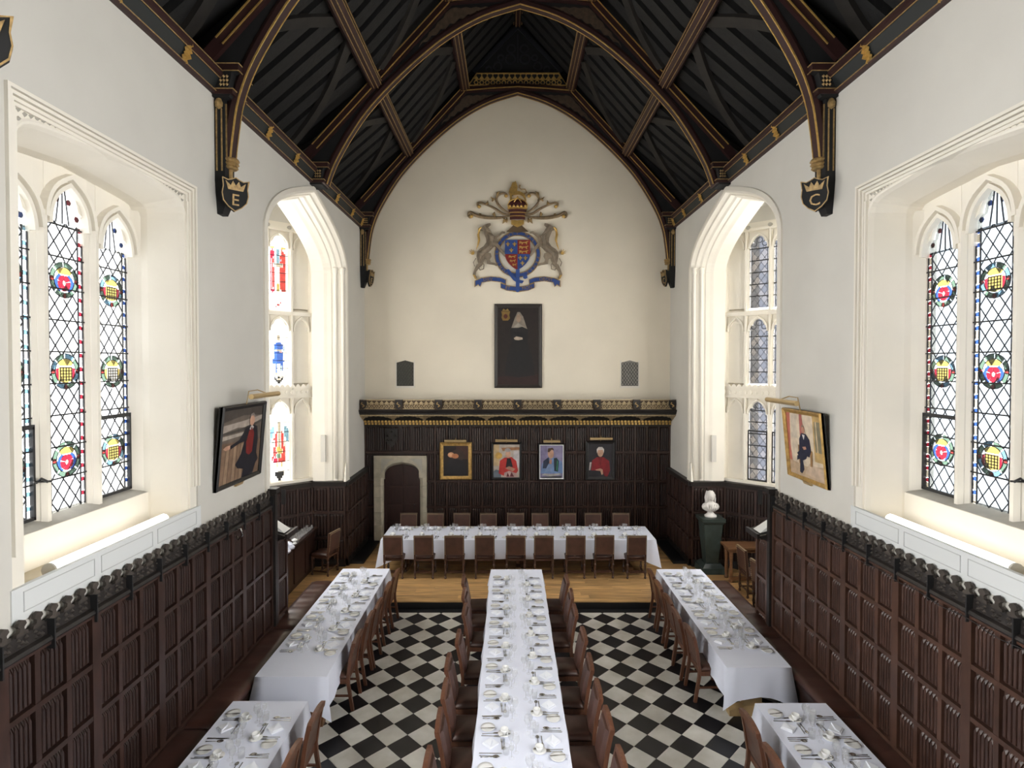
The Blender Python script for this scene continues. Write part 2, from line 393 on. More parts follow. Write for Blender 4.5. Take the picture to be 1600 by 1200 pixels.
def lattice(b, a0, a1, z0, z1, dw, dh, d, wd, fn, m=0, hole=None):
    sl = dh / dw
    for sg in (1, -1):
        c = -(a1 - a0) * sl - dh
        c = (math.floor(c / dh) + .5) * dh
        while c < (z1 - z0) + (a1 - a0) * sl + dh:
            pts = []
            # line z = z0 + c + sg*sl*(a-a0)
            seg = [(a0, z0 + c), (a1, z0 + c + sg * sl * (a1 - a0))]
            (xa, za), (xb, zb) = seg
            ts = [0, 1]
            if za != zb:
                t0, t1 = (z0 - za) / (zb - za), (z1 - za) / (zb - za)
                ts = [max(0, min(t0, t1)), min(1, max(t0, t1))]
            if ts[1] - ts[0] > .02:
                p_ = [(xa + (xb - xa) * t, za + (zb - za) * t) for t in ts]
                h = wd * math.hypot(1, sl) / 2
                ns = 16 if hole else 1
                cut = [(p_[0][0] + (p_[1][0] - p_[0][0]) * q / ns, p_[0][1] + (p_[1][1] - p_[0][1]) * q / ns) for q in range(ns + 1)]
                runs_ = []
                for q0, q1 in zip(cut, cut[1:]):
                    if hole and hole((q0[0] + q1[0]) / 2, (q0[1] + q1[1]) / 2): continue
                    if runs_ and runs_[-1][1] == q0: runs_[-1][1] = q1
                    else: runs_.append([q0, q1])
                for p in runs_: b.hexa([fn(p[0][0], d - .004, p[0][1] - h), fn(p[1][0], d - .004, p[1][1] - h), fn(p[1][0], d + .004, p[1][1] - h), fn(p[0][0], d + .004, p[0][1] - h),
                        fn(p[0][0], d - .004, p[0][1] + h), fn(p[1][0], d - .004, p[1][1] + h), fn(p[1][0], d + .004, p[1][1] + h), fn(p[0][0], d + .004, p[0][1] + h)], m)
            c += dh
def polyprism(b, pts, d0, d1, fn, m=0):
    n = len(pts)
    b.add([fn(p[0], d0, p[1]) for p in pts] + [fn(p[0], d1, p[1]) for p in pts],
          [tuple(range(n)), tuple(range(2 * n - 1, n - 1, -1))] + [(i, (i + 1) % n, n + (i + 1) % n, n + i) for i in range(n)], m)
def circ(cx, cz, r, n=16, a0=0, a1=2 * math.pi): return [(cx + r * math.cos(a0 + (a1 - a0) * k / n), cz + r * math.sin(a0 + (a1 - a0) * k / n)) for k in range(n if a1 - a0 > 6.2 else n + 1)]
def roundel(root, cy, cz, r, kind, fn, d):
    def part(name, pts, m, o, label=None):
        b = MB(); polyprism(b, pts, d - .012 - o, d - .006 - o, fn); x = b.build(name, m, root)
        return x
    cols = [g_green, g_sky, g_green, g_sky] if kind % 2 else [g_green] * 4
    for q in range(8):
        a0 = q * math.pi / 4 + .1; a1 = (q + 1) * math.pi / 4 - .0
        pts = circ(cy, cz, r, 4, a0, a1) + circ(cy, cz, r * .72, 4, a0, a1)[::-1]
        part('roundel_pane', pts, g_red if False else cols[q % 4], 0)
    for a in (0, math.pi, 1.5 * math.pi):
        c0 = (cy + r * .88 * math.cos(a), cz + r * .88 * math.sin(a))
        part('roundel_jewel', circ(c0[0], c0[1], r * .15, 8), g_ruby, .006)
    b = MB(); ring = MB()
    for rr in (r, r * .72):
        ring.sweep(circ(cy, cz, rr, 20) + [circ(cy, cz, rr, 20)[0]], [(-.003, -.003), (.003, -.003), (.003, .003), (-.003, .003)], lambda a, z, t: fn(a, d - .012 + t, z))
    ring.each('roundel_lead', lead, root)
    part('roundel_crown', [(cy - r * .42, cz + r * .30), (cy - r * .56, cz + r * .50), (cy - r * .3, cz + r * .64), (cy, cz + r * .70), (cy + r * .3, cz + r * .64), (cy + r * .56, cz + r * .50), (cy + r * .42, cz + r * .30)], g_yel, .004)
    zc = cz - r * .17
    if kind == 0:      # rose
        for q in range(5):
            a0 = q * 1.2566 + .35; a1 = a0 + 1.2
            pts = circ(cy, zc, r * .13, 3, a0, a1) + [(cy + r * .45 * math.cos(a), zc + r * (.42 if k in (0, 4) else .46) * math.sin(a)) for k, a in enumerate(frange(a1, a0, 4))]
            part('rose_petal', pts, g_red, .002)
        part('rose_eye', circ(cy, zc, r * .12, 8), g_white, .002)
        for sg in (-1, 1): part('roundel_field', [(cy + sg * r * .48 * math.cos(a), zc + r * .46 * math.sin(a)) for a in frange(-1.1, 1.1, 5)] + [(cy + sg * r * .68 * math.cos(a), zc + r * .58 * math.sin(a)) for a in frange(1.0, -1.0, 5)], g_blue, .002)
    else:              # portcullis
        part('roundel_field', [(cy - r * .46, cz + r * .26), (cy + r * .46, cz + r * .26), (cy + r * .46, cz - r * .55), (cy, cz - r * .66), (cy - r * .46, cz - r * .55)], g_white if kind == 2 else g_yel, .002)
        for sg in (-1, 1): part('roundel_field', [(cy + sg * r * .49, cz + r * .2), (cy + sg * r * .66, cz + r * .15), (cy + sg * r * .66, cz - r * .25), (cy + sg * r * .49, cz - r * .5)], g_red if kind == 1 else g_yel, .002)
        b = MB()
        for q in range(5):
            t = -r * .4 + q * r * .2
            polyprism(b, [(cy + t - .004, cz - r * .55), (cy + t + .004, cz - r * .55), (cy + t + .004, cz + r * .24), (cy + t - .004, cz + r * .24)], d - .02, d - .016, fn)
            t2 = cz - r * .48 + q * r * .17
            polyprism(b, [(cy - r * .44, t2 - .004), (cy + r * .44, t2 - .004), (cy + r * .44, t2 + .004), (cy - r * .44, t2 + .004)], d - .02, d - .016, fn)
        b.build('portcullis_bars', lead, root)
def window(s, num):
    M = sd(s)
    fn = lambda y, d, z: M((UW + d, y, z))
    root = MB()
    # arched reveal
    ys = [5.46 + 1.14 * math.sin(math.pi / 2 * k / 12) for k in range(-12, 13)]
    path = [(4.32, 2.9), (4.32, 4.5)] + [(y, head_z(y)) for y in ys] + [(6.60, 4.5), (6.60, 2.9)]
    root.sweep(path, [(.02, .05), (.0, .04), (-.02, .05), (-.04, .10), (-.11, .42), (-.12, .72)], lambda a, b_, t: (UW + t, a, b_), closed=False)
    root = root.map(M).build(f'window_{num}', stone, recalc=False)
    tag(root, f'tall three-light stained glass window in the {SIDE[s]} wall', 'window', kind='structure')
    # square moulded frame, spandrels
    b = MB()
    for k, (i, d0) in enumerate(((0, -.03), (.035, -.012), (.07, .01), (.1, .03))):
        a0, a1, zt = 4.2 + i, 6.72 - i, 6.8 - i
        w_ = .028
        b.box(UW + d0, UW + .3, a1 - w_, a1, 3.25 if k < 3 else 3.0, zt); b.box(UW + d0, UW + .3, a0, a0 + w_, 3.25 if k < 3 else 3.0, zt)
        b.box(UW + d0, UW + .3, a0 + w_, a1 - w_, zt - w_, zt)
    b.box(UW + .02, UW + .3, 6.59, 6.72, 2.9, 6.6); b.box(UW + .02, UW + .3, 4.2, 4.33, 2.9, 6.6)
    b.map(M).build('label_moulding', stone, root)
    b = MB(); strip(b, ys, head_z, lambda y: 6.72, UW + .055, UW + .3); b.map(M).build('spandrel', stone, root)
    b = MB()
    for sg in (-1, 1):
        for k in range(16):
            y = 5.46 + sg * (1.08 - k * .058); zz = (head_z(y) + 6.70) / 2; h = (6.70 - head_z(y)) / 2
            if h < .012: continue
            for dz in ((-h * .5, h * .5) if h > .05 else (0,)):
                r = min(.022, h * .8)
                b.add([(UW + .054, y - r, zz + dz), (UW + .054, y, zz + dz - r), (UW + .054, y + r, zz + dz), (UW + .054, y, zz + dz + r), (UW + .028, y, zz + dz)], [(0, 1, 4), (1, 2, 4), (2, 3, 4), (3, 0, 4)])
    tag(b.map(M).build('spandrel_carving', sillstone, root), kind='stuff')
    # mullions, jambs and tracery heads
    edges = [4.40] + [v for l in LIGHTS for v in l] + [6.54]
    for k in range(4):
        y0, y1 = edges[2 * k], edges[2 * k + 1]; ym = (y0 + y1) / 2; hw = (y1 - y0) / 2
        if k in (1, 2): pr = [(UW + .64, y0), (UW + .60, y0), (UW + .57, y0 + .03), (UW + .56, y0 + .03), (UW + .52, ym - .02), (UW + .52, ym + .02), (UW + .56, y1 - .03), (UW + .57, y1 - .03), (UW + .60, y1), (UW + .64, y1)]
        elif k == 0: pr = [(UW + .72, y0 - .1), (UW + .46, y0 - .1), (UW + .46, y1 - .12), (UW + .55, y1 - .04), (UW + .6, y1), (UW + .72, y1)]
        else: pr = [(UW + .72, y0), (UW + .6, y0), (UW + .55, y0 + .04), (UW + .46, y0 + .10), (UW + .46, y1 + .1), (UW + .72, y1 + .1)]
        MB().prism(pr, 'z', 3.2, 6.12 if k in (1, 2) else 6.45).map(M).build('mullion', stone, root)
    b = MB()
    for y0, y1 in ((4.35, 4.64), (5.09, 5.29), (5.74, 5.94), (6.39, 6.58)): strip(b, frange(y0, y1, 4), lambda y: 5.9, lambda y: head_z(y) + .03, UW + .585, UW + .67)
    b.map(M).build('tracery_web', stone, root)
    for k, (y0, y1) in enumerate(LIGHTS):
        c, hw = (y0 + y1) / 2, (y1 - y0) / 2
        zs = 6.05 if k == 1 else 5.93; za = .38
        yy = frange(y0 - .02, y1 + .02, 28)
        b = MB(); strip(b, yy, lambda y: zs + za * cusp(max(-1, min(1, (y - c) / hw))), lambda y: head_z(y) + .03, UW + .58, UW + .66)
        # pointed rib over the light
        rib = [(c + (hw + .06) * t, zs + .02 + (za + .07) * (g4(t, .6))) for t in [math.sin(math.pi / 2 * q / 8) for q in range(-8, 9)]]
        b.sweep(rib, [(-.02, .51), (.02, .51), (.03, .60), (-.03, .60)], lambda a, z, t: (UW + t, a, z))
        rib2 = [(c + (hw + .0) * t, zs - .02 + (za + .03) * (g4(t, .6))) for t in [math.sin(math.pi / 2 * q / 8) for q in range(-8, 9)]]
        b.sweep(rib2, [(-.02, .53), (.02, .53), (.02, .60), (-.02, .60)], lambda a, z, t: (UW + t, a, z))
        for sg in (-1, 1): b.lathe([(.0, 0), (.028, .01), (.028, .05), (0, .06)], 8, (0, 0, 0)) if False else None
        b.map(M).build('tracery_head', stone, root)
        # glass
        D = .625; z0 = 3.28
        gz1 = zs + .02
        bw = .06
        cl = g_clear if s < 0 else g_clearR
        kinds = ([1, 0, 1], [0, 1, 0], [1, 2, 1])[k] if s < 0 else ([1, 0, 1], [1, 0, 1], [0, 1, 0])[k]
        rz = (5.52, 4.63, 3.77) if k == 1 else (5.50, 4.62, 3.76)
        R_ = .175
        lite = thing('light', None, None); lite.name = 'glazing_light'; lite.parent = root
        a0, a1 = y0 + bw, y1 - bw
        def skip(cx, cz): return any(math.hypot((cx - c) , cz - q) < R_ * .8 for q in rz)
        dm = {}
        def put(q, cx, cz, whole):
            if whole:
                if 'd' not in dm:
                    bb = MB(); polyprism(bb, [(x - cx, z - cz) for x, z in q], -.002, .002, lambda a, d, z: (d, a, z)); dm['d'] = bb.mesh('pane', cl)
                link('pane', dm['d'], lite, fn(cx, D, cz))
            else:
                bb = MB(); polyprism(bb, q, D - .002, D + .002, fn); bb.build('pane', cl, lite)
        diamonds(a0, a1, z0, gz1, (a1 - a0) / 2.5, .2, skip, put)
        # cusped top pane and borders
        top = [(y0, gz1)] + [(y, zs + za * cusp((y - c) / hw)) for y in frange(y0, y1, 20)] + [(y1, gz1)]
        bb = MB(); polyprism(bb, top, D - .002, D + .002, fn); bb.build('pane', cl, lite)
        for sg in (-1, 1):
            for (py, pz) in ((.10, .10), (.06, .24)):
                b3 = MB(); polyprism(b3, circ(c + sg * (hw * .7 if py == .1 else hw * .3), zs + pz, .03, 6), D - .01, D - .005, fn); b3.build('border_pane', (g_red if (k == 1) == (s < 0) else g_blue), lite)
        bcol = (g_sky, g_red, g_blue)[k] if s < 0 else (g_blue, g_blue, g_red)[k]
        if s > 0 and k == 2: bcol = g_dark if False else g_red
        nb = 20; hh = (gz1 - z0) / nb
        for (e0, e1) in ((y0, y0 + bw), (y1 - bw, y1)):
            for q in range(nb):
                zb = z0 + q * hh
                bb = MB(); polyprism(bb, [(e0 + .003, zb + .003), (e1 - .003, zb + .003), (e1 - .003, zb + hh * .62), (e0 + .003, zb + hh * .62)], D - .002, D + .002, fn); bb.build('border_pane', cl if s < 0 else g_white, lite)
                qp = [(e0 + .003, zb + hh * .64)] + [(e0 + .003 + (bw - .006) * math.cos(t), zb + hh * .64 + hh * .34 * math.sin(t)) for t in (0, .5, 1.05, 1.57)]
                bb = MB(); polyprism(bb, [(e0 + .003, zb + hh * .64), (e1 - .003, zb + hh * .64), (e1 - .006, zb + hh * .8), (e0 + bw * .6, zb + hh * .97), (e0 + .003, zb + hh * .98)], D - .002, D + .002, fn); bb.build('border_pane', bcol, lite)
        for q, z in enumerate(rz): roundel(lite, c, z, R_, kinds[q], fn, D)
        bb = MB(); lattice(bb, a0, a1, z0, gz1, (a1 - a0) / 2.5, .2, D - .004, .011 if s < 0 else .008, fn, hole=lambda x, z: any(math.hypot(x - c, z - q) < R_ for q in rz))
        for e in (y0 + .006, y1 - .006, a0, a1): polyprism(bb, [(e - .005, z0), (e + .005, z0), (e + .005, gz1), (e - .005, gz1)], D - .008, D + .004, fn)
        for sg in (-1, 0, 1):
            polyprism(bb, [(c + sg * .08 - .004, gz1), (c + sg * .08 + .004, gz1), (c + sg * .03 + .004, gz1 + .33), (c + sg * .03 - .004, gz1 + .33)], D - .008, D + .004, fn)
        bb.build('lead_cames', lead, lite)
        z = z0 + .32
        while z < gz1 + .05:
            bb = MB(); polyprism(bb, [(y0, z - .007), (y1, z - .007), (y1, z + .007), (y0, z + .007)], D - .022, D - .01, fn); bb.build('saddle_bar', iron, lite)
            z += .305
        if k != 1:   # iron casement
            bb = MB()
            zc = 4.13
            for r_ in ((y0, y1, zc - .02, zc + .02), (y0, y1, z0, z0 + .03), (y0, y0 + .022, z0, zc), (y1 - .022, y1, z0, zc)):
                polyprism(bb, [(r_[0], r_[2]), (r_[1], r_[2]), (r_[1], r_[3]), (r_[0], r_[3])], D - .045, D - .012, fn)
            cas = bb.build('casement', iron, lite)
        if k == 0:
            bb = MB().tube([fn(5.10, .57, 3.62), fn(5.10, .52, 3.66), fn(5.10, .46, 3.63)], .012, 6); bb.tube([fn(5.05, .55, 3.64), fn(5.18, .5, 3.62)], .01, 6); bb.build('casement_stay', iron, lite)
    # sill, apron, ledge, upstand
    MB().hexa([(UW + .46, 4.3, 3.12), (UW + .66, 4.3, 3.12), (UW + .66, 6.6, 3.12), (UW + .46, 6.6, 3.12), (UW + .46, 4.3, 3.225), (UW + .66, 4.3, 3.29), (UW + .66, 6.6, 3.29), (UW + .46, 6.6, 3.225)]).map(M).build('stone_sill', sillstone, root)
    MB().box(UW + .445, UW + .7, 4.3, 6.62, 2.88, 3.222).map(M).build('apron', stone, root)
    MB().box(UW + .04, UW + .45, 4.2, 6.72, 2.86, 2.902).map(M).build('ledge', palewood if False else mat('ledge_paint', (.62, .55, .42), .7, var=.1), root)
    b = MB().box(UW - .012, UW + .03, 4.18, 6.76, 2.74, 3.0).map(M).build('upstand', mat('upstand_paint', (.66, .68, .68), .7), root)
    for k in range(3):
        y0 = 4.28 + k * .82; y1 = y0 + .74
        bb = MB()
        for r_ in ((y0, y1, 2.95, 2.957), (y0, y1, 2.80, 2.807), (y0, y0 + .007, 2.8, 2.957), (y1 - .007, y1, 2.8, 2.957)): bb.box(UW - .017, UW - .01, *r_)
        bb.map(M).build('panel_bead', mat('bead_shadow', (.50, .51, .51), .7), b)
    # lamp in the trough
    lt = thing('uplighter_tube', f'white glowing uplighter tube on the {SIDE[s]} window ledge', 'lamp', M((UW + .14, 5.5, 2.9)))
    pts = [(UW + .14, 4.72, 2.965), (UW + .14, 6.28, 2.965)]
    bb = MB().tube([M(p) for p in pts], .06, 12); bb.build('tube', lampwhite, lt, smooth=False)
    bb = MB().tube([M((UW + .14, 4.70, 2.965)), M((UW + .14, 4.72, 2.965))], .062, 12); bb.build('end_cap', lampcap, lt)
    bb = MB().box(UW + .1, UW + .18, 4.8, 4.9, 2.902, 2.92).map(M); bb.build('cradle', lampcap, lt)
    MB().box(UW + .1, UW + .18, 6.1, 6.2, 2.902, 2.92).map(M).build('cradle', lampcap, lt)
window(-1, 1); window(1, 2)
o = MB().box(CX + UW + .18, CX + UW + .28, 4.62, 4.78, 2.902, 2.93).build('wood_block', palewood); tag(o, 'small wooden block on the right window ledge beside the tube', 'block')

# ------------------------------------------------------------------ oriel windows (canted faces)
def oriel_face(s, p, q, num, label, lights, glass_fn, flip=False):
    M = sd(s)
    e = Vector((q[0] - p[0], q[1] - p[1])); L = e.length; e /= L
    n = Vector((-e[1], e[0])); n = n if n[0] > 0 else -n
    fn = lambda a, d, z: M((p[0] + e[0] * a + n[0] * d, p[1] + e[1] * a + n[1] * d, z))
    bx = lambda b, a0, a1, d0, d1, z0, z1, m=0: b.hexa([fn(a0, d0, z0), fn(a1, d0, z0), fn(a1, d1, z0), fn(a0, d1, z0), fn(a0, d0, z1), fn(a1, d0, z1), fn(a1, d1, z1), fn(a0, d1, z1)], m)
    root = MB()
    xs = [0] + [v for l in lights for v in l[:2]] + [L]
    for k in range(0, len(xs), 2):
        a0, a1 = xs[k], xs[k + 1]; am = (a0 + a1) / 2
        polyz = [(a0, .2), (a0, .1), (a0 + min(.03, (a1 - a0) * .3), .05), (am - .02, .0), (am + .02, .0), (a1 - min(.03, (a1 - a0) * .3), .05), (a1, .1), (a1, .2)]
        N = len(polyz)
        root.add([fn(a, d, 2.06) for a, d in polyz] + [fn(a, d, 7.8) for a, d in polyz], [tuple(range(N)), tuple(range(2 * N - 1, N - 1, -1))] + [(i, (i + 1) % N, N + (i + 1) % N, N + i) for i in range(N)])
    for z0, z1, z2 in ((5.78, 5.86, 5.94), (3.97, 4.20, 4.27)):
        root.hexa([fn(0, .0, z0), fn(L, .0, z0), fn(L, .2, z0), fn(0, .2, z0), fn(0, .0, z1), fn(L, .0, z1), fn(L, .2, z2), fn(0, .2, z2)])
    bx(root, 0, L, -.03, .2, 7.62, 7.68); bx(root, 0, L, -.01, .25, 7.68, 7.8); bx(root, 0, L, -.04, .25, 2.06, 2.12)
    bx(root, 0, L, -.03, .02, 3.95, 3.98); bx(root, 0, L, -.03, .02, 4.17, 4.20)
    root = root.build(f'window_{num}', stone); tag(root, label, 'window', kind='structure')
    b = MB()
    k = 0; a = .06
    while a < L - .04:        # quatrefoils, cresting, bosses
        polyprism(b, circ(a, 4.075, .05, 8), -.022, .0, fn); polyprism(b, circ(a, 4.075, .025, 6), -.032, -.02, fn)
        polyprism(b, [(a - .05, 4.2), (a + .05, 4.2), (a + .03, 4.235), (a, 4.26), (a - .03, 4.235)], -.03, -.005, fn)
        a += .116
    tag(b.build('frieze_carving', stone, root), kind='stuff')
    for a0, a1, blind in lights:
        polyp = MB(); polyprism(polyp, circ((a0 + a1) / 2 - .2, 7.7, .045, 8), -.05, 0, fn); polyp.build('boss', sillstone, root)
        c, hw = (a0 + a1) / 2, (a1 - a0) / 2
        for (z0, z1) in ((2.12, 3.97), (4.27, 5.80), (5.94, 7.62)):
            b = MB(); zs = z1 - .34
            ar = frange(a0, a1, 18)
            lo = lambda y: zs + .24 * cusp((y - c) / hw)
            for y0, y1 in zip(ar, ar[1:]):
                b.hexa([fn(y0, .07, lo(y0)), fn(y1, .07, lo(y1)), fn(y1, .15, lo(y1)), fn(y0, .15, lo(y0)), fn(y0, .07, z1), fn(y1, .07, z1), fn(y1, .15, z1), fn(y0, .15, z1)])
            rib = [(c + hw * t, zs - .03 + .32 * g4(t, .6)) for t in [math.sin(math.pi / 2 * k_ / 8) for k_ in range(-8, 9)]]
            b.sweep(rib, [(-.015, .02), (.015, .02), (.02, .1), (-.02, .1)], lambda a, z, t: fn(a, t, z))
            if blind: bx(b, a0, a1, .11, .2, z0, z1)
            b.build('tracery_head', stone, root)
            if not blind: glass_fn(root, fn, a0, a1, z0, zs, c, hw)
def plain_glass(root, fn, a0, a1, z0, zs, c, hw, m=None, m2=None, lat=False, casement=False):
    m = m or g_oriel
    top = [(a1, z0), (a1, zs)] + [(y, zs + .24 * cusp((y - c) / hw)) for y in frange(a1, a0, 16)] + [(a0, zs), (a0, z0)]
    if not lat:
        b = MB(); polyprism(b, top, .125, .13, fn); b.build('pane', m, root); return
    D = .128
    dw = (a1 - a0) / 3; dm = {}
    def put(q, cx, cz, whole):
        b = MB(); polyprism(b, q, D - .002, D + .002, fn); b.build('pane', RND.choice([m, m, m2]), root)
    diamonds(a0 + .02, a1 - .02, z0, zs, (a1 - a0 - .04) / 2.5, .2, lambda x, z: False, put)
    b = MB(); polyprism(b, [(a0, zs)] + [(y, zs + .24 * cusp((y - c) / hw)) for y in frange(a0, a1, 16)] + [(a1, zs)], D - .002, D + .002, fn); b.build('pane', m, root)
    b = MB(); lattice(b, a0 + .02, a1 - .02, z0, zs, (a1 - a0 - .04) / 2.5, .2, D - .004, .007, fn)
    for ee in (a0 + .01, a0 + .03, a1 - .03, a1 - .01): polyprism(b, [(ee - .006, z0), (ee + .006, z0), (ee + .006, zs), (ee - .006, zs)], D - .01, D + .004, fn)
    for sg in (-1, 1): b.sweep([(c + sg * hw * .55 + .055 * math.cos(t), zs + .07 + .055 * math.sin(t)) for t in frange(0, 6.28, 10)], [(-.007, -.004), (.007, -.004), (.007, .004), (-.007, .004)], lambda a, z, t: fn(a, D - .006 + t, z))
    b.sweep([(c + .06 * math.cos(t), zs + .15 + .06 * math.sin(t)) for t in frange(0, 6.28, 10)], [(-.007, -.004), (.007, -.004), (.007, .004), (-.007, .004)], lambda a, z, t: fn(a, D - .006 + t, z))
    b.build('lead_cames', lead, root)
    z = z0 + .26
    while z < zs + .05:
        b = MB(); polyprism(b, [(a0, z - .011), (a1, z - .011), (a1, z + .011), (a0, z + .011)], D - .03, D - .012, fn); b.build('saddle_bar', iron, root); z += .26
    if z0 < 2.5:
        b = MB(); zc = 3.22
        for r_ in ((a0, a1, zc - .015, zc + .015), (a0, a1, z0, z0 + .03), (a0, a0 + .02, z0, zc), (a1 - .02, a1, z0, zc)):
            polyprism(b, [(r_[0], r_[2]), (r_[1], r_[2]), (r_[1], r_[3]), (r_[0], r_[3])], D - .05, D - .02, fn)
        b.build('casement', iron, root)
def inpoly(x, y, poly):
    c = False
    for k in range(len(poly)):
        (x0, y0), (x1, y1) = poly[k - 1], poly[k]
        if (y0 > y) != (y1 > y) and x < (x1 - x0) * (y - y0) / (y1 - y0) + x0: c = not c
    return c
def oval(cx, cy, rx, ry): return [(cx + rx * math.cos(k * PI2 / 12), cy + ry * math.sin(k * PI2 / 12)) for k in range(12)]
PI2 = 2 * math.pi
FIG = {0: [(g_ruby, [(-.75, .30), (-.55, .62), (-.35, .74), (.35, .74), (.6, .62), (.78, .32), (.5, .26), (-.5, .26)]), (g_sky, [(-.95, .55), (-.6, .6), (-.4, .8), (-.95, .78)]), (g_sky, [(.95, .55), (.7, .6), (.45, .8), (.95, .78)]), (g_white, [(-.2, .5), (.2, .5), (.25, .72), (-.22, .72)]), (g_yel, [(-.3, .40), (.35, .42), (.3, .5), (-.3, .48)]), (g_green, [(-.2, .34), (.3, .34), (.3, .4), (-.2, .4)]), (g_red, [(.15, .26), (.6, .28), (.55, .4), (.2, .34)]), (g_white, oval(0, .8, .26, .07)), (g_white, [(-.75, .52), (-.5, .5), (-.5, .6), (-.72, .62)]), (g_white, [(.5, .5), (.78, .5), (.75, .62), (.52, .6)]), (g_yel, [(-.3, .20), (-.1, .2), (-.1, .26), (-.3, .26)]), (g_yel, [(.15, .2), (.35, .2), (.35, .26), (.15, .26)]),
           (g_dark, [(-.42, .15), (.42, .15), (.42, .06), (0, .0), (-.42, .06)]), (g_white, [(-.07, .15), (.07, .15), (.07, 0), (-.07, 0)]), (g_white, [(-.4, .11), (.4, .11), (.4, .085), (-.4, .085)])],
       1: [(g_blue, [(-.62, .40), (-.4, .6), (-.5, .72), (-.2, .78), (.3, .78), (.6, .7), (.4, .6), (.7, .40), (.4, .35), (-.4, .36)]), (g_sky, [(-.75, .6), (-.5, .58), (-.45, .68), (-.7, .7)]), (g_white, [(-.3, .60), (.35, .59), (.3, .63), (-.25, .64)]), (g_red, [(-.35, .57), (-.2, .57), (-.2, .61), (-.35, .61)]), (g_white, oval(.02, .84, .2, .055)), (g_blue, [(-.45, .22), (-.2, .22), (-.15, .36), (-.5, .36)]), (g_blue, [(.12, .2), (.35, .2), (.4, .36), (.1, .36)]), (g_sky, [(-.3, .24), (-.2, .24), (-.18, .34), (-.3, .34)]), (g_yel, [(.1, .17), (.4, .17), (.35, .2), (.12, .2)]),
           (g_dark, [(-.42, .14), (.42, .14), (.42, .06), (0, .0), (-.42, .06)]), (g_white, [(-.35, .13), (-.25, .14), (.35, .03), (.25, .02)]), (g_white, [(.35, .13), (.25, .14), (-.35, .03), (-.25, .02)])],
       2: [(g_ruby, [(-.9, .3), (-.8, .9), (-.4, .98), (-.15, .8), (-.2, .3), (-.5, .24)]), (g_red, [(.9, .3), (.85, .9), (.5, .98), (.25, .8), (.3, .3), (.6, .24)]), (g_ruby, [(.35, .35), (.6, .3), (.65, .8), (.4, .85)]), (g_sky, [(-.1, .7), (.15, .7), (.12, .98), (-.1, .98)]), (g_white, [(-.5, .68), (.6, .66), (.5, .74), (-.45, .75)]), (g_blue, [(-.4, .75), (-.2, .76), (-.2, .8), (-.4, .79)]), (g_yel, oval(-.6, 1.0, .22, .05)), (g_yel, oval(.6, 1.0, .22, .05)), (g_yel, [(-.15, .26), (.1, .26), (.1, .4), (-.15, .4)]), (g_red, [(-.35, .1), (-.2, .06), (.3, -.0), (.2, .06)])]}
def figure_glass(root, fn, a0, a1, z0, zs, c, hw):
    if a0 > 1: return plain_glass(root, fn, a0, a1, z0, zs, c, hw)
    D = .128; h = zs - z0; tier = 0 if z0 < 3 else (1 if z0 < 5 else 2)
    NR, NC = 30, 12
    for j in range(NR):
        row = []
        for i in range(NC):
            x, y = -1 + 2 * (i + .5) / NC, (j + .5) / NR; m = g_oriel
            for mm, pts in FIG[tier]:
                if inpoly(x, y, pts): m = mm
            row.append(m)
        i = 0
        while i < NC:
            k = i
            while k < NC and row[k] is row[i]: k += 1
            if row[i] is not g_oriel or True:
                g = .0015 if row[i] is not g_oriel else 0
                b = MB(); polyprism(b, [(a0 + (a1 - a0) * i / NC + g, z0 + h * j / NR), (a0 + (a1 - a0) * k / NC - g, z0 + h * j / NR), (a0 + (a1 - a0) * k / NC - g, z0 + h * (j + 1) / NR), (a0 + (a1 - a0) * i / NC + g, z0 + h * (j + 1) / NR)], D - .002, D + .002, fn)
                b.build('stained_pane' if row[i] is not g_oriel else 'pane', row[i], root)
            i = k
    for k in range(1, 7):
        z = z0 + h * k / 7
        b = MB(); polyprism(b, [(a0, z - .006), (a1, z - .006), (a1, z + .006), (a0, z + .006)], D - .03, D - .015, fn); b.build('saddle_bar', lead, root)
    top = [(a0, zs)] + [(y, zs + .24 * cusp((y - c) / hw)) for y in frange(a0, a1, 16)] + [(a1, zs)]
    b = MB(); polyprism(b, top, D - .002, D + .002, fn); b.build('pane', g_oriel, root)
far_l = [(.12, .47, True), (.574, .98, False), (1.08, 1.4, False)]
near_l = [(1.45 - b_, 1.45 - a_, c_) for a_, b_, c_ in far_l][::-1]
mid_l = [(.1, .56, False), (.66, 1.11, False), (1.17, 1.62, False), (1.72, 2.18, False)]
num = 3
for s in (-1, 1):
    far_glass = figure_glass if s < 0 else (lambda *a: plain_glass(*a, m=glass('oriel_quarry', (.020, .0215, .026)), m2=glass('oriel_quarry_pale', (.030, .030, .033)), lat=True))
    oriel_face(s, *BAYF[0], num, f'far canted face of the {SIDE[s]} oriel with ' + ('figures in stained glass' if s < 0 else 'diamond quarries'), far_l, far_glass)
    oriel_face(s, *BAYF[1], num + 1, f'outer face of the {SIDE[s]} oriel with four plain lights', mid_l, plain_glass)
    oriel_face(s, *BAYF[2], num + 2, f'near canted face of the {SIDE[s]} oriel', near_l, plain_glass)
    num += 3
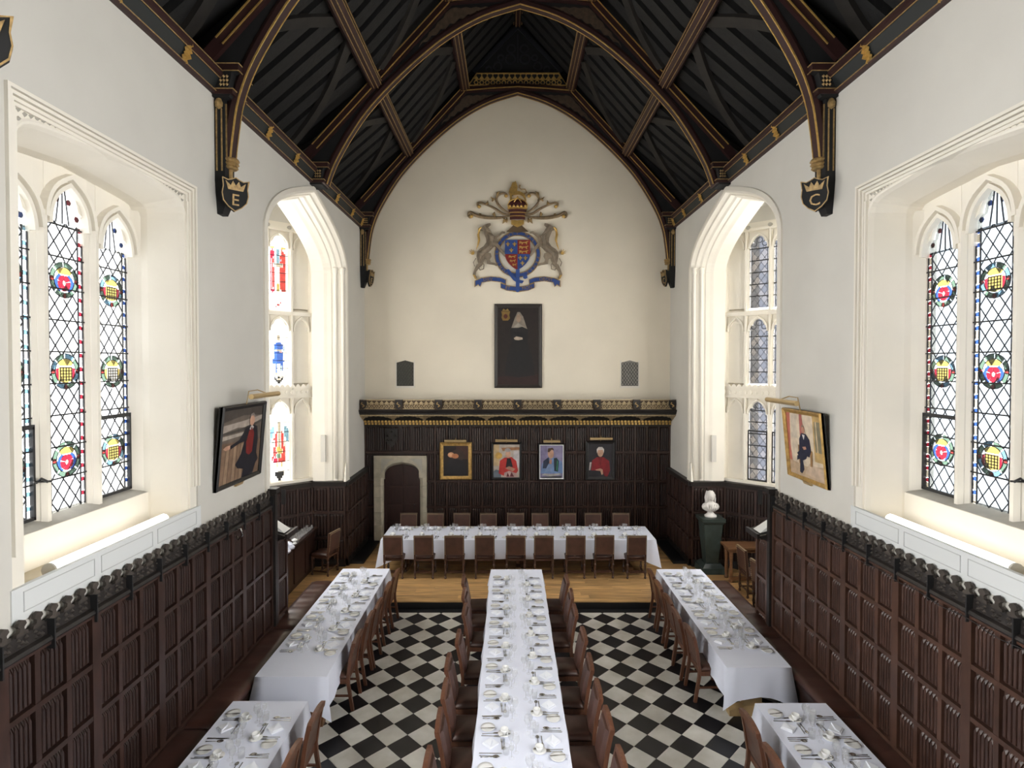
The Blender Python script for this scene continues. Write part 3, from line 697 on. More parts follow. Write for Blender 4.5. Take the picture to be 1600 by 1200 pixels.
# ------------------------------------------------------------------ roof
SK = [(4.6, 8.1), (4.6, 8.80), (2.72, 10.34), (1.35, 11.88), (0, 13.38)]
b = MB()
for s in (-1, 1):
    rows = [[(CX + s * u, y, z) for u, z in SK] for y in (-4.4, Y_END + .4)]
    b.loft(rows)
    b.loft([[(CX + s * (u + .0), y, z + .15) for u, z in SK] for y in (-4.4, Y_END + .4)])
ceiling = b.build('ceiling', roofblack, recalc=False); tag(ceiling, 'steep black timber roof lining above the hall', 'roof', kind='structure')
rm = {}
for s in (-1, 1):
    b = MB()
    low = SK[1:]
    path = [(4.56, 8.77)] + SK[2:]
    b.sweep(path, [(0.0 if s > 0 else 0.0, -.125), (0, .125), (.15, .125), (.15, -.125)], lambda a, z, t: (a, t, z))
    # keep the rafter under the lining
    me = b.map(lambda p: (s * p[0], p[1], p[2])).mesh('rafter', rafterblack)
    rm[s] = me
TRUSS = [3.85, 7.3, 10.75, 14.2]
for s in (-1, 1):
    y = 5.35
    while y < 14.3:
        if min(abs(y - t) for t in TRUSS) > .12: link('rafter', rm[s], ceiling, (CX, y, 0))
        y += .3833
def pur(u, z, half, y0, y1, s, name='purlin'):
    ang = math.atan2(1.1, 1) * (1 if u > .01 else 0)
    ca, sa = math.cos(ang), math.sin(ang)
    prof = [(-.13, 0), (-.13, -.10), (-.09, -.12), (-.05, -.17), (.05, -.17), (.09, -.12), (.13, -.10), (.13, 0)]
    # profile: along slope p, depth d below the lining
    f = lambda p, d: (u - p * ca + d * sa * 1.0, z + p * sa + d * ca)
    pts = [f(p, d) for p, d in prof]
    b = MB().prism([(p[0], p[1]) for p in pts], 'y', y0, y1); o = b.map(sd(s)).build(name, roofred, ceiling)
    g = MB()
    for p in (-.10, -.045, .045, .10):
        d = -.125 if abs(p) > .06 else -.176
        c = f(p, d)
        g.tube([(c[0], y0, c[1]), (c[0], y1, c[1])], .008, 5)
    g.map(sd(s)).each('gilt_bead', dullgold, o)
for y0, y1 in ((4.0, 7.2), (7.4, 10.65), (10.85, 14.1)):
    for s in (-1, 1):
        pur(2.76, 10.02, .1, y0, y1, s); pur(1.36, 11.62, .1, y0, y1, s)
        # wind braces: curved planks in the plane of the slope
        for (ua, za), (ub, zb) in (((4.3, 8.72), (2.80, 10.02)), ((2.6, 10.18), (1.45, 11.48))):
            for e in (0, 1):
                ya, yb = (y0 + .1, y0 + 1.45) if e == 0 else (y1 - .1, y1 - 1.35)
                pth = []
                for k in range(9):
                    t = k / 8; bow = .14 * math.sin(math.pi * t)
                    pth.append((ua + (ub - ua) * t, ya + (yb - ya) * (t ** 1.15), za + (zb - za) * t))
                sl = Vector((ub - ua, 0, zb - za)).normalized(); nrm = Vector((-sl[2], 0, sl[0])); nrm = nrm if nrm[2] < 0 else -nrm
                rows = []
                for k, p in enumerate(pth):
                    q0, q1 = Vector(pth[max(0, k - 1)]), Vector(pth[min(8, k + 1)]); t = (q1 - q0).normalized(); sde = t.cross(nrm).normalized()
                    bow = nrm * 0.0 + sde * (.16 * math.sin(math.pi * k / 8)) * (1 if e == 0 else -1)
                    c = Vector(p) + bow
                    rows.append([c + sde * .09 + nrm * .02, c - sde * .09 + nrm * .02, c - sde * .09 - nrm * .06, c + sde * .09 - nrm * .06])
                MB().loft(rows, 0, True, True).map(sd(s)).build('wind_brace', bracebrown, ceiling)
    pur(0, 13.22, .1, y0, y1, 1, 'ridge_purlin')

ARCH = smoothpath([(3.77, 7.30), (3.73, 7.65), (3.65, 8.1), (3.45, 8.6), (3.02, 9.3), (2.58, 9.82), (2.0, 10.38), (1.38, 10.87), (.7, 11.24), (0, 11.46)], 4)
def beads(path, offs, yt, r, s):
    g = MB()
    for n_, t_ in offs: g.sweep(path, [(n_ - r, t_ - r), (n_ + r, t_ - r), (n_ + r, t_ + r), (n_ - r, t_ + r)], lambda a, z, t: (a, yt + t, z))
    return g.map(sd(s))
def shield(root, M3, letter, R_, w_=.32, h=.42):
    """M3: (a across, d out, z) -> world"""
    out = [(-.5, .45), (-.3, .40), (-.14, .44), (0, .5), (.14, .44), (.3, .40), (.5, .45), (.46, .2), (.5, 0), (.44, -.22), (.25, -.38), (0, -.5), (-.25, -.38), (-.44, -.22), (-.5, 0), (-.46, .2)]
    b = MB(); polyprism(b, [(a * w_, z * h) for a, z in out], 0, .05, M3); sh = b.build('shield', roofblack, root)
    pth = [(a * w_ * .98, z * h * .98) for a, z in out]; pth.append(pth[0])
    b = MB(); b.sweep(pth, [(-.005, .045), (.005, .045), (.005, .058), (-.005, .058)], lambda a, z, t: M3(a, t, z)); b.build('shield_rim', dullgold, sh)
    cr = [(-.09, .05), (.09, .05), (.12, .15), (.06, .10), (.035, .16), (0, .105), (-.035, .16), (-.06, .10), (-.12, .15)]
    b = MB(); polyprism(b, cr, .05, .062, M3); b.build('crown', dullgold, sh)
    me = text_mesh(letter, .20, dullgold)
    me.transform(Matrix(((1, 0, 0, 0), (0, 1, 0, -.075), (0, 0, 1, 0), (0, 0, 0, 1))))
    off = origin(sh)
    for v in me.vertices: v.co = Vector(M3(v.co.x, .056 + v.co.z, v.co.y)) - off
    link('letter', me, sh)
names = ['nearest', 'second', 'third', 'farthest']
for ti, yt in enumerate(TRUSS):
    long_ = ti != 2
    root = thing('roof_truss', f'{names[ti]} arch-braced roof truss with gilt edges' + (' against the gable wall' if ti == 3 else ' above the oriels' if ti == 2 else ' and letter shields' if ti == 1 else ' at the top edge of view'), 'roof truss', (CX, yt, 8.2))
    arch = ARCH if long_ else [p for p in ARCH if p[1] > 8.02]
    for s in (-1, 1):
        M = sd(s)
        # web between brace and principal
        up = [(1.30, 11.60), (2.0, 10.86), (2.9, 9.86), (3.7, 8.98), (4.0, 8.66)]
        pts = [(0, 11.62)] + up + [(3.95, 8.2)] + ([(3.95, 7.15)] if long_ else []) + arch
        b = MB().prism(pts, 'y', yt - .045, yt + .045).map(M); b.build('spandrel_board', roofblack, root)
        b = MB().sweep(arch, [(.02, -.05), (.0, -.08), (-.06, -.085), (-.11, -.06), (-.11, .06), (-.06, .085), (.0, .08), (.02, .05)], lambda a, z, t: (a, yt + t, z)).map(M)
        br = b.build('arch_brace', roofred, root)
        beads(arch, [(.012, -.07), (.012, .07)], yt, .009, s).each('gilt_bead', gold, br)
        pr = [(4.02, 8.62), (1.28, 11.58)]
        b = MB().sweep(pr, [(-.07, -.11), (.10, -.11), (.10, .11), (-.07, .11)], lambda a, z, t: (a, yt + t, z)).map(M)
        pb = b.build('principal_rafter', roofred, root)
        prb = [(3.86, 8.78), (1.36, 11.49)]
        d0 = .105 if True else 0
        for o_ in (0,):
            g = MB()
            for n_ in (-.06, .055): g.sweep(prb, [(n_ - .008, -.125), (n_ + .008, -.125), (n_ + .008, -.105), (n_ - .008, -.105)], lambda a, z, t: (a, yt + t, z))
            g.map(M).each('gilt_bead', gold, pb)
        # collar half and painted spandrel
        b = MB().sweep([(1.42, 11.50), (.7, 11.56), (0, 11.60)], [(-.06, -.12), (.08, -.12), (.08, .12), (-.06, .12)], lambda a, z, t: (a, yt + t, z)).map(M)
        cb = b.build('collar', roofred, root)
        beads([(1.40, 11.47), (.7, 11.53), (0, 11.57)], [(0, -.125)], yt, .011, s).each('gilt_bead', gold, cb)
        sp = [(.55, 11.40)]
        for k in range(9): t = k / 8; sp.append((.55 + .75 * t + 0, 11.40 - .02 * t + (.012 if k % 2 else -.01)))
        for k in range(1, 9): t = k / 8; sp.append((1.30 + .62 * t + (.02 if k % 2 else -.015), 11.38 - .72 * t))
        for k in range(1, 16):
            t = k / 16; sp.append((1.92 - 1.37 * t, 10.66 + .74 * t + .09 * math.sin(math.pi * t) + (.025 if k % 2 else -.025)))
        b = MB().prism(sp, 'y', yt - .056, yt - .044).map(M); b.build('painted_tracery', painted_brown, root)
        # bracket block where the brace meets the cornice
        bl = MB()
        bl.prism([(3.95, 8.06), (3.72, 8.06), (3.68, 8.12), (3.73, 8.14), (3.68, 8.36), (3.62, 8.38), (3.60, 8.47), (3.95, 8.47)], 'y', yt - .17, yt + .17)
        bl = bl.map(M).build('bracket', roofblack, root)
        bm_ = MB()
        for (u0, u1, z0, z1) in ((3.95, 3.665, 8.09, 8.15), (3.95, 3.59, 8.38, 8.46)): bm_.box(u1, u0, yt - .185, yt + .185, z0, z1)
        bm_.map(M).each('bracket_moulding', roofred, bl)
        g = MB()
        for (u1, z) in ((3.66, 8.152), (3.585, 8.375), (3.585, 8.465)): g.tube([(3.9, yt - .188, z), (u1, yt - .188, z), (u1, yt + .188, z)], .008, 5)
        g.map(M).each('gilt_bead', dullgold, bl)
        g = MB()
        for k in range(9):
            u_, z_ = 3.74 + .04 * (k % 3) + .0, 8.21 + .05 * (k // 3); r = .024
            g.add([(u_ - r, yt - .171, z_), (u_, yt - .171, z_ - r), (u_ + r, yt - .171, z_), (u_, yt - .171, z_ + r), (u_, yt - .195, z_)], [(0, 1, 4), (1, 2, 4), (2, 3, 4), (3, 0, 4)])
        g.map(M).build('gilt_leaf', dullgold, bl)
        if long_:
            b = MB().box(3.80, 3.96, yt - .12, yt + .12, 7.02, 8.08).map(M); po = b.build('wall_post', roofblack, root)
            g = MB()
            for u_ in (3.835, 3.90): g.box(u_ - .008, u_ + .008, yt - .13, yt - .118, 7.15, 7.93)
            for e in (-.09, .09): g.box(3.785, 3.802, yt + e - .008, yt + e + .008, 7.3, 8.0)
            g.lathe([(.0, 0), (.045, .03), (.05, .08), (.03, .13), (0, .15)], 8, (3.868, yt - .12, 7.92))
            g.map(M).each('gilt_strip', dullgold, po)
            g = MB().lathe([(.08, 7.20), (.10, 7.22), (.085, 7.245), (.11, 7.265), (.09, 7.29), (.115, 7.31), (.10, 7.335)], 10, (3.79, yt, 0))
            g.lathe([(.03, 7.0), (.03, 7.2)], 8, (3.79, yt, 0)); g.map(M).build('ringed_capital', dullgold, root)
            b = MB().hexa([(3.86, yt - .07, 6.62), (3.95, yt - .07, 6.62), (3.95, yt + .07, 6.62), (3.86, yt + .07, 6.62), (3.7, yt - .12, 7.03), (3.95, yt - .12, 7.03), (3.95, yt + .12, 7.03), (3.7, yt + .12, 7.03)]).map(M); b.build('corbel', roofblack, root)
            # letter shield turned towards the hall
            ang = math.radians(48 if ti < 3 else 6)
            ox, oy = -s * math.cos(ang), -math.sin(ang)      # outward normal of the face
            ax, ay = -oy, ox                                 # reading direction seen from the front
            base = Vector((CX + s * 3.72, yt - (.05 if ti < 3 else .0), 6.86))
            tilt = .12
            M3 = lambda a, d, z, base=base, ox=ox, oy=oy, ax=ax, ay=ay: (base[0] + ax * a + ox * (d + tilt * z), base[1] + ay * a + oy * (d + tilt * z), base[2] + z)
            shield(root, M3, 'E' if s < 0 else 'C', 0)
    if ti == 3:
        yf = yt - .13
        for s in (-1, 1):
            MB().prism([(4.55, 8.2), (4.55, 8.78), (2.72, 10.30), (1.35, 11.85), (0, 13.34), (0, 11.6), (1.30, 11.6), (2.9, 9.86), (4.0, 8.66), (4.0, 8.2)], 'y', yt + .06, yt + .26).map(sd(s)).build('gable_infill', roofblack, root)
        bd = MB().prism([(-1.2, 11.62), (1.2, 11.62), (1.0, 11.93), (-1.0, 11.93)], 'y', yt - .1, yt).map(sd(1)).build('frieze_board', roofblack, root)
        fr = MB()
        fr.sweep([(-1.22, 11.61), (1.22, 11.61), (1.02, 11.90), (-1.02, 11.90), (-1.22, 11.61)], [(-.012, -.12), (.012, -.12), (.012, -.1), (-.012, -.1)], lambda a, z, t: (a, yt + t, z))
        fr.box(-1.05, 1.05, yt - .115, yt - .1, 11.745, 11.765)
        for k in range(16):
            x = -1.03 + k * 2.06 / 15
            fr.sweep([(x + .05 * math.cos(t), 11.68 + .05 * math.sin(t)) for t in frange(0, 6.283, 8)], [(-.009, -.115), (.009, -.115), (.009, -.1), (-.009, -.1)], lambda a, z, t: (a, yt + t, z))
            fr.prism([(x - .06, 11.77), (x + .06, 11.77), (x, 11.85)], 'y', yt - .115, yt - .1)
            fr.prism([(x - .02, 11.86), (x + .02, 11.86), (x, 11.90)], 'y', yt - .115, yt - .1)
        fr.map(sd(1)).build('gilt_frieze', gold, bd)
        gb = MB().prism([(-1.15, 11.92), (1.15, 11.92), (0, 13.2)], 'y', yt - .02, yt + .03).map(sd(1)).build('gable_board', roofblack, root)
        tr = MB()
        for sg in (-1, 1):
            for cx, cz, r in ((.16, 12.55, .10), (.18, 12.3, .12), (.5, 12.12, .10), (.42, 12.33, .07), (.72, 12.05, .07)):
                tr.sweep([(sg * cx + r * math.cos(t), cz + r * math.sin(t)) for t in frange(0, 6.283, 10)], [(-.018, -.04), (.018, -.04), (.018, -.02), (-.018, -.02)], lambda a, z, t: (a, yt + t, z))
            tr.sweep([(sg * 1.1, 11.98), (0, 13.1)], [(-.05, -.05), (.05, -.05), (.05, -.02), (-.05, -.02)], lambda a, z, t: (a, yt + t, z))
        tr.box(-.02, .02, yt - .04, yt - .02, 12.2, 12.9)
        tr.map(sd(1)).build('gable_tracery', bluegrey, gb)

# cornice along both walls
for s in (-1, 1):
    M = sd(s)
    prof = [(3.95, 8.10), (3.90, 8.10), (3.885, 8.13), (3.90, 8.155), (3.90, 8.16), (3.84, 8.29), (3.82, 8.295), (3.80, 8.33), (3.82, 8.37), (3.95, 8.39)]
    root = MB().prism(prof, 'y', 3.0, 14.45).map(M).build('trim_' + ('3' if s < 0 else '4'), mat('cornice_black', (.014, .017, .017), .6))
    tag(root, f'black and gilt timber cornice on top of the {SIDE[s]} wall', 'cornice', kind='structure')
    for pts in ([(3.93, 8.095), (3.885, 8.095), (3.868, 8.125), (3.885, 8.15), (3.93, 8.15)], [(3.93, 8.29), (3.83, 8.29), (3.79, 8.31), (3.79, 8.36), (3.82, 8.39), (3.93, 8.39)]):
        MB().prism(pts, 'y', 3.0, 14.45).map(M).build('moulding', roofred, root)
    g = MB()
    for u_, z_ in ((3.868, 8.125), (3.825, 8.292), (3.79, 8.375)): g.tube([M((u_, 3.0, z_)), M((u_, 14.45, z_))], .007, 5)
    g.each('gilt_bead', dullgold, root)
    for y in (5.37, 6.45, 7.56, 8.63, 9.72, 10.88, 12.0, 13.15, 14.0):
        b = MB()
        for k in range(14):
            yy = y + .05 * math.cos(k * 2.4) * (k / 14) ** .5; t = .5 + .5 * math.sin(k * 2.4) * (k / 14) ** .5 * 1.2
            u_ = 3.885 - .07 * t; z_ = 8.13 + .19 * t; r = .03
            b.add([(u_, yy - r, z_), (u_ + .01, yy, z_ - r), (u_, yy + r, z_), (u_ - .02, yy, z_ + r), (u_ - .035, yy, z_ - .02)], [(0, 1, 4), (1, 2, 4), (2, 3, 4), (3, 0, 4), (0, 3, 2, 1)])
        b.map(M).build('gilt_boss', gold, root)

# ------------------------------------------------------------------ panelling
PM = {}
def fold_mesh(w, h, m, folds=5, scal=True):
    key = (round(w, 3), round(h, 3), m.name, folds)
    if key in PM: return PM[key]
    b = MB(); xs = []
    fw_ = (w - .03) / folds
    for k in range(folds):
        x = -w / 2 + .015 + fw_ * k
        xs += [(x, .0), (x + fw_ * .16, -.030), (x + fw_ * .5, -.024), (x + fw_ * .84, -.030)]
    xs.append((w / 2 - .015, .0))
    top = h - .02
    rows = [[(x, 0, .012) for x, d in xs], [(x, d, .025) for x, d in xs], [(x, d, top - .05 + (.03 if scal and i % 4 == 2 else 0)) for i, (x, d) in enumerate(xs)], [(x, -.002, top) for x, d in xs]]
    b.loft(rows)
    b.add([(-w / 2, -.001, 0), (w / 2, -.001, 0), (w / 2, -.001, h), (-w / 2, -.001, h)], [(0, 1, 2, 3)])
    PM[key] = b.mesh('panel', m, recalc=False); return PM[key]
def wainscot(root, p, q, z_rails, nx, mp, mr, groups=None, folds=5, skip=None, wide=.05, rail=.045, inward=None):
    """framed panels on the vertical plane from p to q (world xy); panels face 'inward' (left of p->q when None)"""
    p, q = Vector(p), Vector(q); L = (q - p).length; e = (q - p) / L
    n = Vector((e[1], -e[0]))          # outward of the panelling (towards the viewer)
    rz = math.atan2(e[1], e[0])
    W3 = lambda a, d, z: (p[0] + e[0] * a + n[0] * d, p[1] + e[1] * a + n[1] * d, z)
    bx = lambda b, a0, a1, d0, d1, z0, z1: b.hexa([W3(a0, d0, z0), W3(a1, d0, z0), W3(a1, d1, z0), W3(a0, d1, z0), W3(a0, d0, z1), W3(a1, d0, z1), W3(a1, d1, z1), W3(a0, d1, z1)])
    cw = L / nx
    zb, zt = z_rails[0], z_rails[-1]
    for k in range(nx + 1):
        big = groups and k % groups == 0 or k in (0, nx)
        hw = (wide if big else .026)
        a = k * cw
        b = MB(); bx(b, max(0, a - hw), min(L, a + hw), 0, .052 if big else .046, zb, zt)
        if skip and skip(a, (zb + zt) / 2, True): continue
        b.build('stile', mr, root)
    for j, z in enumerate(z_rails):
        b = MB()
        segs = [(0, L)] if not skip else skip(None, z, False)
        for a0, a1 in segs: bx(b, a0, a1, 0, .05, z - rail / 2, z + rail / 2)
        b.build('rail', mr, root)
    for j in range(len(z_rails) - 1):
        h = z_rails[j + 1] - z_rails[j] - rail
        for k in range(nx):
            hw0 = wide if (groups and k % groups == 0 or k == 0) else .026; hw1 = wide if (groups and (k + 1) % groups == 0 or k + 1 == nx) else .026
            a0, a1 = k * cw + hw0, (k + 1) * cw - hw1
            zc = z_rails[j] + rail / 2
            if skip and skip((a0 + a1) / 2, zc + h / 2, True): continue
            me = fold_mesh(round(a1 - a0, 3), round(h, 3), mp, folds)
            link('panel', me, root, W3((a0 + a1) / 2, .003, zc), rz)
crestm = mat('cresting_oak', (.050, .040, .033), .6, var=.4, scale=14)
RAILS = [.68, 1.14, 1.60, 2.06, 2.50]
for s in (-1, 1):
    M = sd(s); up = UW - .045
    y0, y1 = 3.08, 8.60
    root = MB().box(up, UW, y0, y1 + .04, 0, 2.6).map(M).build('trim_' + ('5' if s < 0 else '6'), oak)
    tag(root, f'dark linenfold oak panelling along the {SIDE[s]} wall', 'panelling', kind='structure')
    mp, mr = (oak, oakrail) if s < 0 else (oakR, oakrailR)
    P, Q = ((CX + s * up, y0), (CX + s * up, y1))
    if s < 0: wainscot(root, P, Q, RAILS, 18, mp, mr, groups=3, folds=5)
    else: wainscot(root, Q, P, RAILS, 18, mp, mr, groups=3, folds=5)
    MB().prism([(UW, 2.50), (up - .052, 2.50), (up - .068, 2.52), (up - .055, 2.545), (up - .02, 2.56), (up - .015, 2.66), (UW, 2.66)], 'y', y0, y1 + .05).map(M).build('cornice', oakblack, root)
    MB().prism([(up, .0), (up - .06, 0), (up - .06, .66), (up, .68)], 'y', y0, y1).map(M).build('skirting', oak, root)
    y = y0 + .075; k = 0
    lm = None
    while y < y1 + .05:
        if lm is None:
            b = MB(); u = 0
            b.prism([(-.055, 2.655), (.055, 2.655), (.05, 2.68), (.022, 2.69), (.018, 2.715), (.04, 2.735), (.03, 2.76), (0, 2.775), (-.03, 2.76), (-.04, 2.735), (-.018, 2.715), (-.022, 2.69), (-.05, 2.68)], 'x', -.012, .018)
            for dy, zz in ((-.035, 2.63), (.035, 2.63), (0, 2.60), (-.03, 2.585), (.03, 2.585)):
                b.add([(-.01, dy - .02, zz), (-.01, dy, zz - .02), (-.01, dy + .02, zz), (-.01, dy, zz + .02), (-.032, dy, zz)], [(0, 1, 4), (1, 2, 4), (2, 3, 4), (3, 0, 4)])
            lm = b.map(lambda p: (s * p[0], p[1], p[2])).mesh('cresting_leaf', crestm)
        link('cresting_leaf', lm, root, M((up - .01, y, 0))); y += .15
    for k in range(13):
        MB().box(up - .078, up - .01, y0 + .44 + k * .46 - .006, y0 + .44 + k * .46 + .006, 2.44, 2.68).map(M).build('iron_strap', iron, root)
    # end post and lower returned panel with a reading desk
    MB().box(up - .09, UW + .0, y1, y1 + .09, 0, 2.72).box(up - .12, UW, y1 - .03, y1 + .13, 2.72, 2.79).map(M).build('end_post', oakblack, root)
    e0, e1 = y1 + .09, y1 + .5
    MB().box(up - .03, UW, e0, e1, .0, 1.98).map(M).build('return_board', oak, root)
    P, Q = ((CX + s * (up - .03), e0), (CX + s * (up - .03), e1))
    if s > 0: P, Q = Q, P
    wainscot(root, P, Q, [.2, .75, 1.3, 1.92], 1, mp, mr, folds=5)
    dk = thing('book_desk', f'dark sloping book desk at the end of the {SIDE[s]} panelling', 'desk', M((up - .02, (e0 + e1) / 2, 1.98)))
    MB().hexa([(up - .18, e0, 1.98), (UW + .05, e0, 1.98), (UW + .05, e1 + .02, 1.98), (up - .18, e1 + .02, 1.98), (up - .22, e0, 2.02), (UW + .05, e0, 2.12), (UW + .05, e1 + .02, 2.12), (up - .22, e1 + .02, 2.02)]).map(M).build('desk_top', oakblack, dk)
    MB().box(up - .24, up - .20, e0, e1 + .02, 1.98, 2.06).map(M).build('lip', oakblack, dk)
    o = MB().hexa([(up - .16, e0 + .08, 2.055), (UW + .0, e0 + .08, 2.115), (UW + .0, e1 - .08, 2.115), (up - .16, e1 - .08, 2.055), (up - .12, e0 + .1, 2.09), (UW + .0, e0 + .1, 2.22), (UW + .0, e1 - .1, 2.2), (up - .12, e1 - .1, 2.09)]).map(M).build('folded_paper', paper)
    tag(o, f'white folded paper lying on the {SIDE[s]} book desk', 'paper')

# lower dado round the oriels and the dais end
DR = [.2, .78, 1.36, 1.95]
tn = 7
for s in (-1, 1):
    M = sd(s)
    root = MB().box(UW - .03, UW, BAY1 - .19, Y_END, Z_DAIS, 2.0).map(M).build(f'trim_{tn}', oak)
    tag(root, f'dark oak dado round the {SIDE[s]} oriel and dais', 'panelling', kind='structure'); tn += 1
    runs = [((UW - .03, Y_END - .03), (UW - .03, BAY1 - .19), 6), ((UW - .03, BAY1 - .19), (4.66, BAY1 - .19), 2), ((4.66, BAY1 - .19), (5.69, 11.80), 4), ((5.69, 11.80), (5.69, 9.70), 7)]
    for (a, c, nx) in runs:
        P, Q = (CX + s * a[0], a[1]), (CX + s * c[0], c[1])
        if s < 0: P, Q = Q, P
        if s < 0: wainscot(root, P, Q, DR, nx, oak, oakrail, folds=4, wide=.04)
        else: wainscot(root, P, Q, DR, nx, oak, oakrail, folds=4, wide=.04)
        e = Vector((Q[0] - P[0], Q[1] - P[1])); L = e.length; e /= L; n = Vector((e[1], -e[0]))
        f = lambda t, d, z: (P[0] + e[0] * t + n[0] * d, P[1] + e[1] * t + n[1] * d, z)
        b = MB(); b.hexa([f(-.04, -.06, 1.96), f(L + .04, -.06, 1.96), f(L + .04, .07, 1.96), f(-.04, .07, 1.96), f(-.04, -.06, 2.06), f(L + .04, -.06, 2.06), f(L + .04, .09, 2.06), f(-.04, .09, 2.06)])
        b.build('cap_rail', oakblack, root)
        b = MB(); b.hexa([f(0, 0, Z_DAIS), f(L, 0, Z_DAIS), f(L, .06, Z_DAIS), f(0, .06, Z_DAIS), f(0, 0, .3), f(L, 0, .3), f(L, .04, .3), f(0, .04, .3)]); b.build('skirting', oakblack, root)

# end wall panelling, door, canopy
YE = Y_END - .03
root = MB().box(CX - 3.93, CX + 3.93, YE, Y_END, Z_DAIS, 3.2).build(f'trim_{tn}', oak); tn += 1
tag(root, 'dark oak panelling across the far wall behind the high table', 'panelling', kind='structure')
DX0, DX1, DZ = -3.49, -2.14, 2.36
def skp(a, z, test):
    X0 = CX - 3.93
    if test: return DX0 - .05 < X0 + a < DX1 + .05 and (z < DZ + .02)
    return [(0, 7.86)] if z > DZ else [(0, DX0 - X0), (DX1 - X0, 7.86)]
wainscot(root, (CX - 3.93, YE), (CX + 3.93, YE), [.2, 1.03, 1.69, 2.44, 3.13], 26, oak, oakrail, folds=4, wide=.05, skip=skp)
b = MB()
x = -3.05
polyprism(b, [(x - .17, 3.05), (x + .17, 3.05), (x + .17, 2.8), (x + .1, 2.65), (x, 2.56), (x - .1, 2.65), (x - .17, 2.8)], 0, -.03, lambda a, d, z: (a, YE - .025 + d, z))
for k in range(5): b.lathe([(0, 0), (.04, .01), (.02, .05), (0, .06)], 6, (x - .1 + .1 * (k % 3), YE - .06, 2.72 + .11 * (k // 2)))
b.build('carved_shield', oakblack, root)
dr = MB()
def door_z(xx): return 1.86 + .27 * g4((xx - (-2.775)) / .44, .75)
dxs = [-2.775 + .44 * math.sin(math.pi / 2 * k / 8) for k in range(-8, 9)]
dr.prism([(-3.215, Z_DAIS)] + [(xx, door_z(xx)) for xx in dxs] + [(-2.335, Z_DAIS)], 'y', YE - .05, YE - .0)
dr = dr.build('door_1', doorwood); tag(dr, 'dark panelled door under a stone arch in the far left corner', 'door', kind='structure')
b = MB()
for xx in (-3.2, -2.775, -2.35): b.box(xx - .03, xx + .03, YE - .07, YE - .045, Z_DAIS, 1.75 if abs(xx + 2.775) > .1 else 2.1)
for zz in (.2, .62, 1.08, 1.55): b.box(-3.2, -2.35, YE - .072, YE - .045, zz - .03, zz + .03)
b.each('door_rail', doorwood, dr)
b = MB().tube([(-2.45, YE - .07, 1.1), (-2.45, YE - .11, 1.1), (-2.45, YE - .11, 1.0)], .012, 6); b.build('door_handle', iron, dr)
sur = thing('door_surround', 'pale stone Tudor arch surround of the far door', 'door surround', (-2.8, YE, Z_DAIS))
for sg, xa, xb in ((-1, DX0, -3.215), (1, -2.335, DX1)):
    z = Z_DAIS
    for k, h in enumerate((.42, .34, .38, .30, .34)):
        MB().prism([(xa, YE - .10), (xb, YE - .10), (xb, YE - .01), (xa, YE - .01)] if False else ([(xa, YE - .10), (xb - .10 if sg < 0 else xb, YE - .10), (xb, YE - .03), (xb, YE), (xa, YE)] if sg < 0 else [(xa, YE), (xa, YE - .03), (xa + .10, YE - .10), (xb, YE - .10), (xb, YE)]), 'z', z + .003, min(z + h, 1.80) - .003).build('stone_block', doorstone, sur); z += h
b = MB()
xs_ = [DX0] + dxs + [DX1]
for x0, x1 in zip(dxs, dxs[1:]):
    b.hexa([(x0, YE - .1, door_z(x0) + .07), (x1, YE - .1, door_z(x1) + .07), (x1, YE, door_z(x1)), (x0, YE, door_z(x0)), (x0, YE - .1, DZ), (x1, YE - .1, DZ), (x1, YE, DZ), (x0, YE, DZ)])
b.box(DX0, -3.215, YE - .1, YE, 1.79, DZ).box(-2.335, DX1, YE - .1, YE, 1.79, DZ)
b.box(DX0 - .0, DX1, YE - .12, YE, DZ - .05, DZ)
b.build('arch_head', doorstone, sur)
b = MB()
for sg in (-1, 1):
    c = -2.775 + sg * .44
    b.prism([(c + sg * .08, 2.28), (c - sg * .25, 2.28), (c - sg * .1, 2.2), (c + sg * .02, 2.06), (c + sg * .08, 1.9)], 'y', YE - .108, YE - .098)
b.build('spandrel_panel', sillstone, sur)

# carved and gilded canopy
cx0, cx1 = CX - UW, CX + UW
cnp = MB().box(cx0, cx1, 13.93, Y_END, 3.46, 3.56).build(f'trim_{tn}', oakblack); tn += 1
tag(cnp, 'carved gilded canopy across the top of the far panelling', 'canopy', kind='structure')
MB().prism([(13.90, 3.52), (13.88, 3.55), (13.90, 3.575), (14.0, 3.575), (14.0, 3.455), (13.95, 3.455)], 'x', cx0, cx1).build('moulding', oakblack, cnp)
MB().box(cx0, cx1, 13.97, 13.99, 3.57, 3.82).build('frieze_board', mat('frieze_brown', (.085, .055, .03), .6, var=.3, scale=20), cnp)
fw = UW * 2 / 8
me = None
b = MB()
n = 6
for k in range(n):
    x = -fw / 2 + .12 + (fw - .24) * (k + .5) / n; w_ = (fw - .24) / n
    b.sweep([(x + w_ * .40 * math.cos(t), 3.655 + .055 * math.sin(t)) for t in frange(0, 6.283, 8)], [(-.008, -.02), (.008, -.02), (.008, 0), (-.008, 0)], lambda a, z, t: (a, t, z))
    b.prism([(x - w_ * .45, 3.725), (x + w_ * .45, 3.725), (x, 3.79)], 'y', -.018, 0); b.prism([(x - .015, 3.63), (x + .015, 3.63), (x, 3.69)], 'y', -.018, 0)
b.box(-fw / 2 + .1, fw / 2 - .1, -.018, 0, 3.712, 3.722); b.box(-fw / 2 + .1, fw / 2 - .1, -.022, 0, 3.80, 3.82); b.box(-fw / 2 + .1, fw / 2 - .1, -.022, 0, 3.585, 3.60)
me = b.mesh('pierced_frieze', palegilt)
for k in range(8): link('pierced_frieze', me, cnp, (cx0 + fw * (k + .5), 13.97, 0))
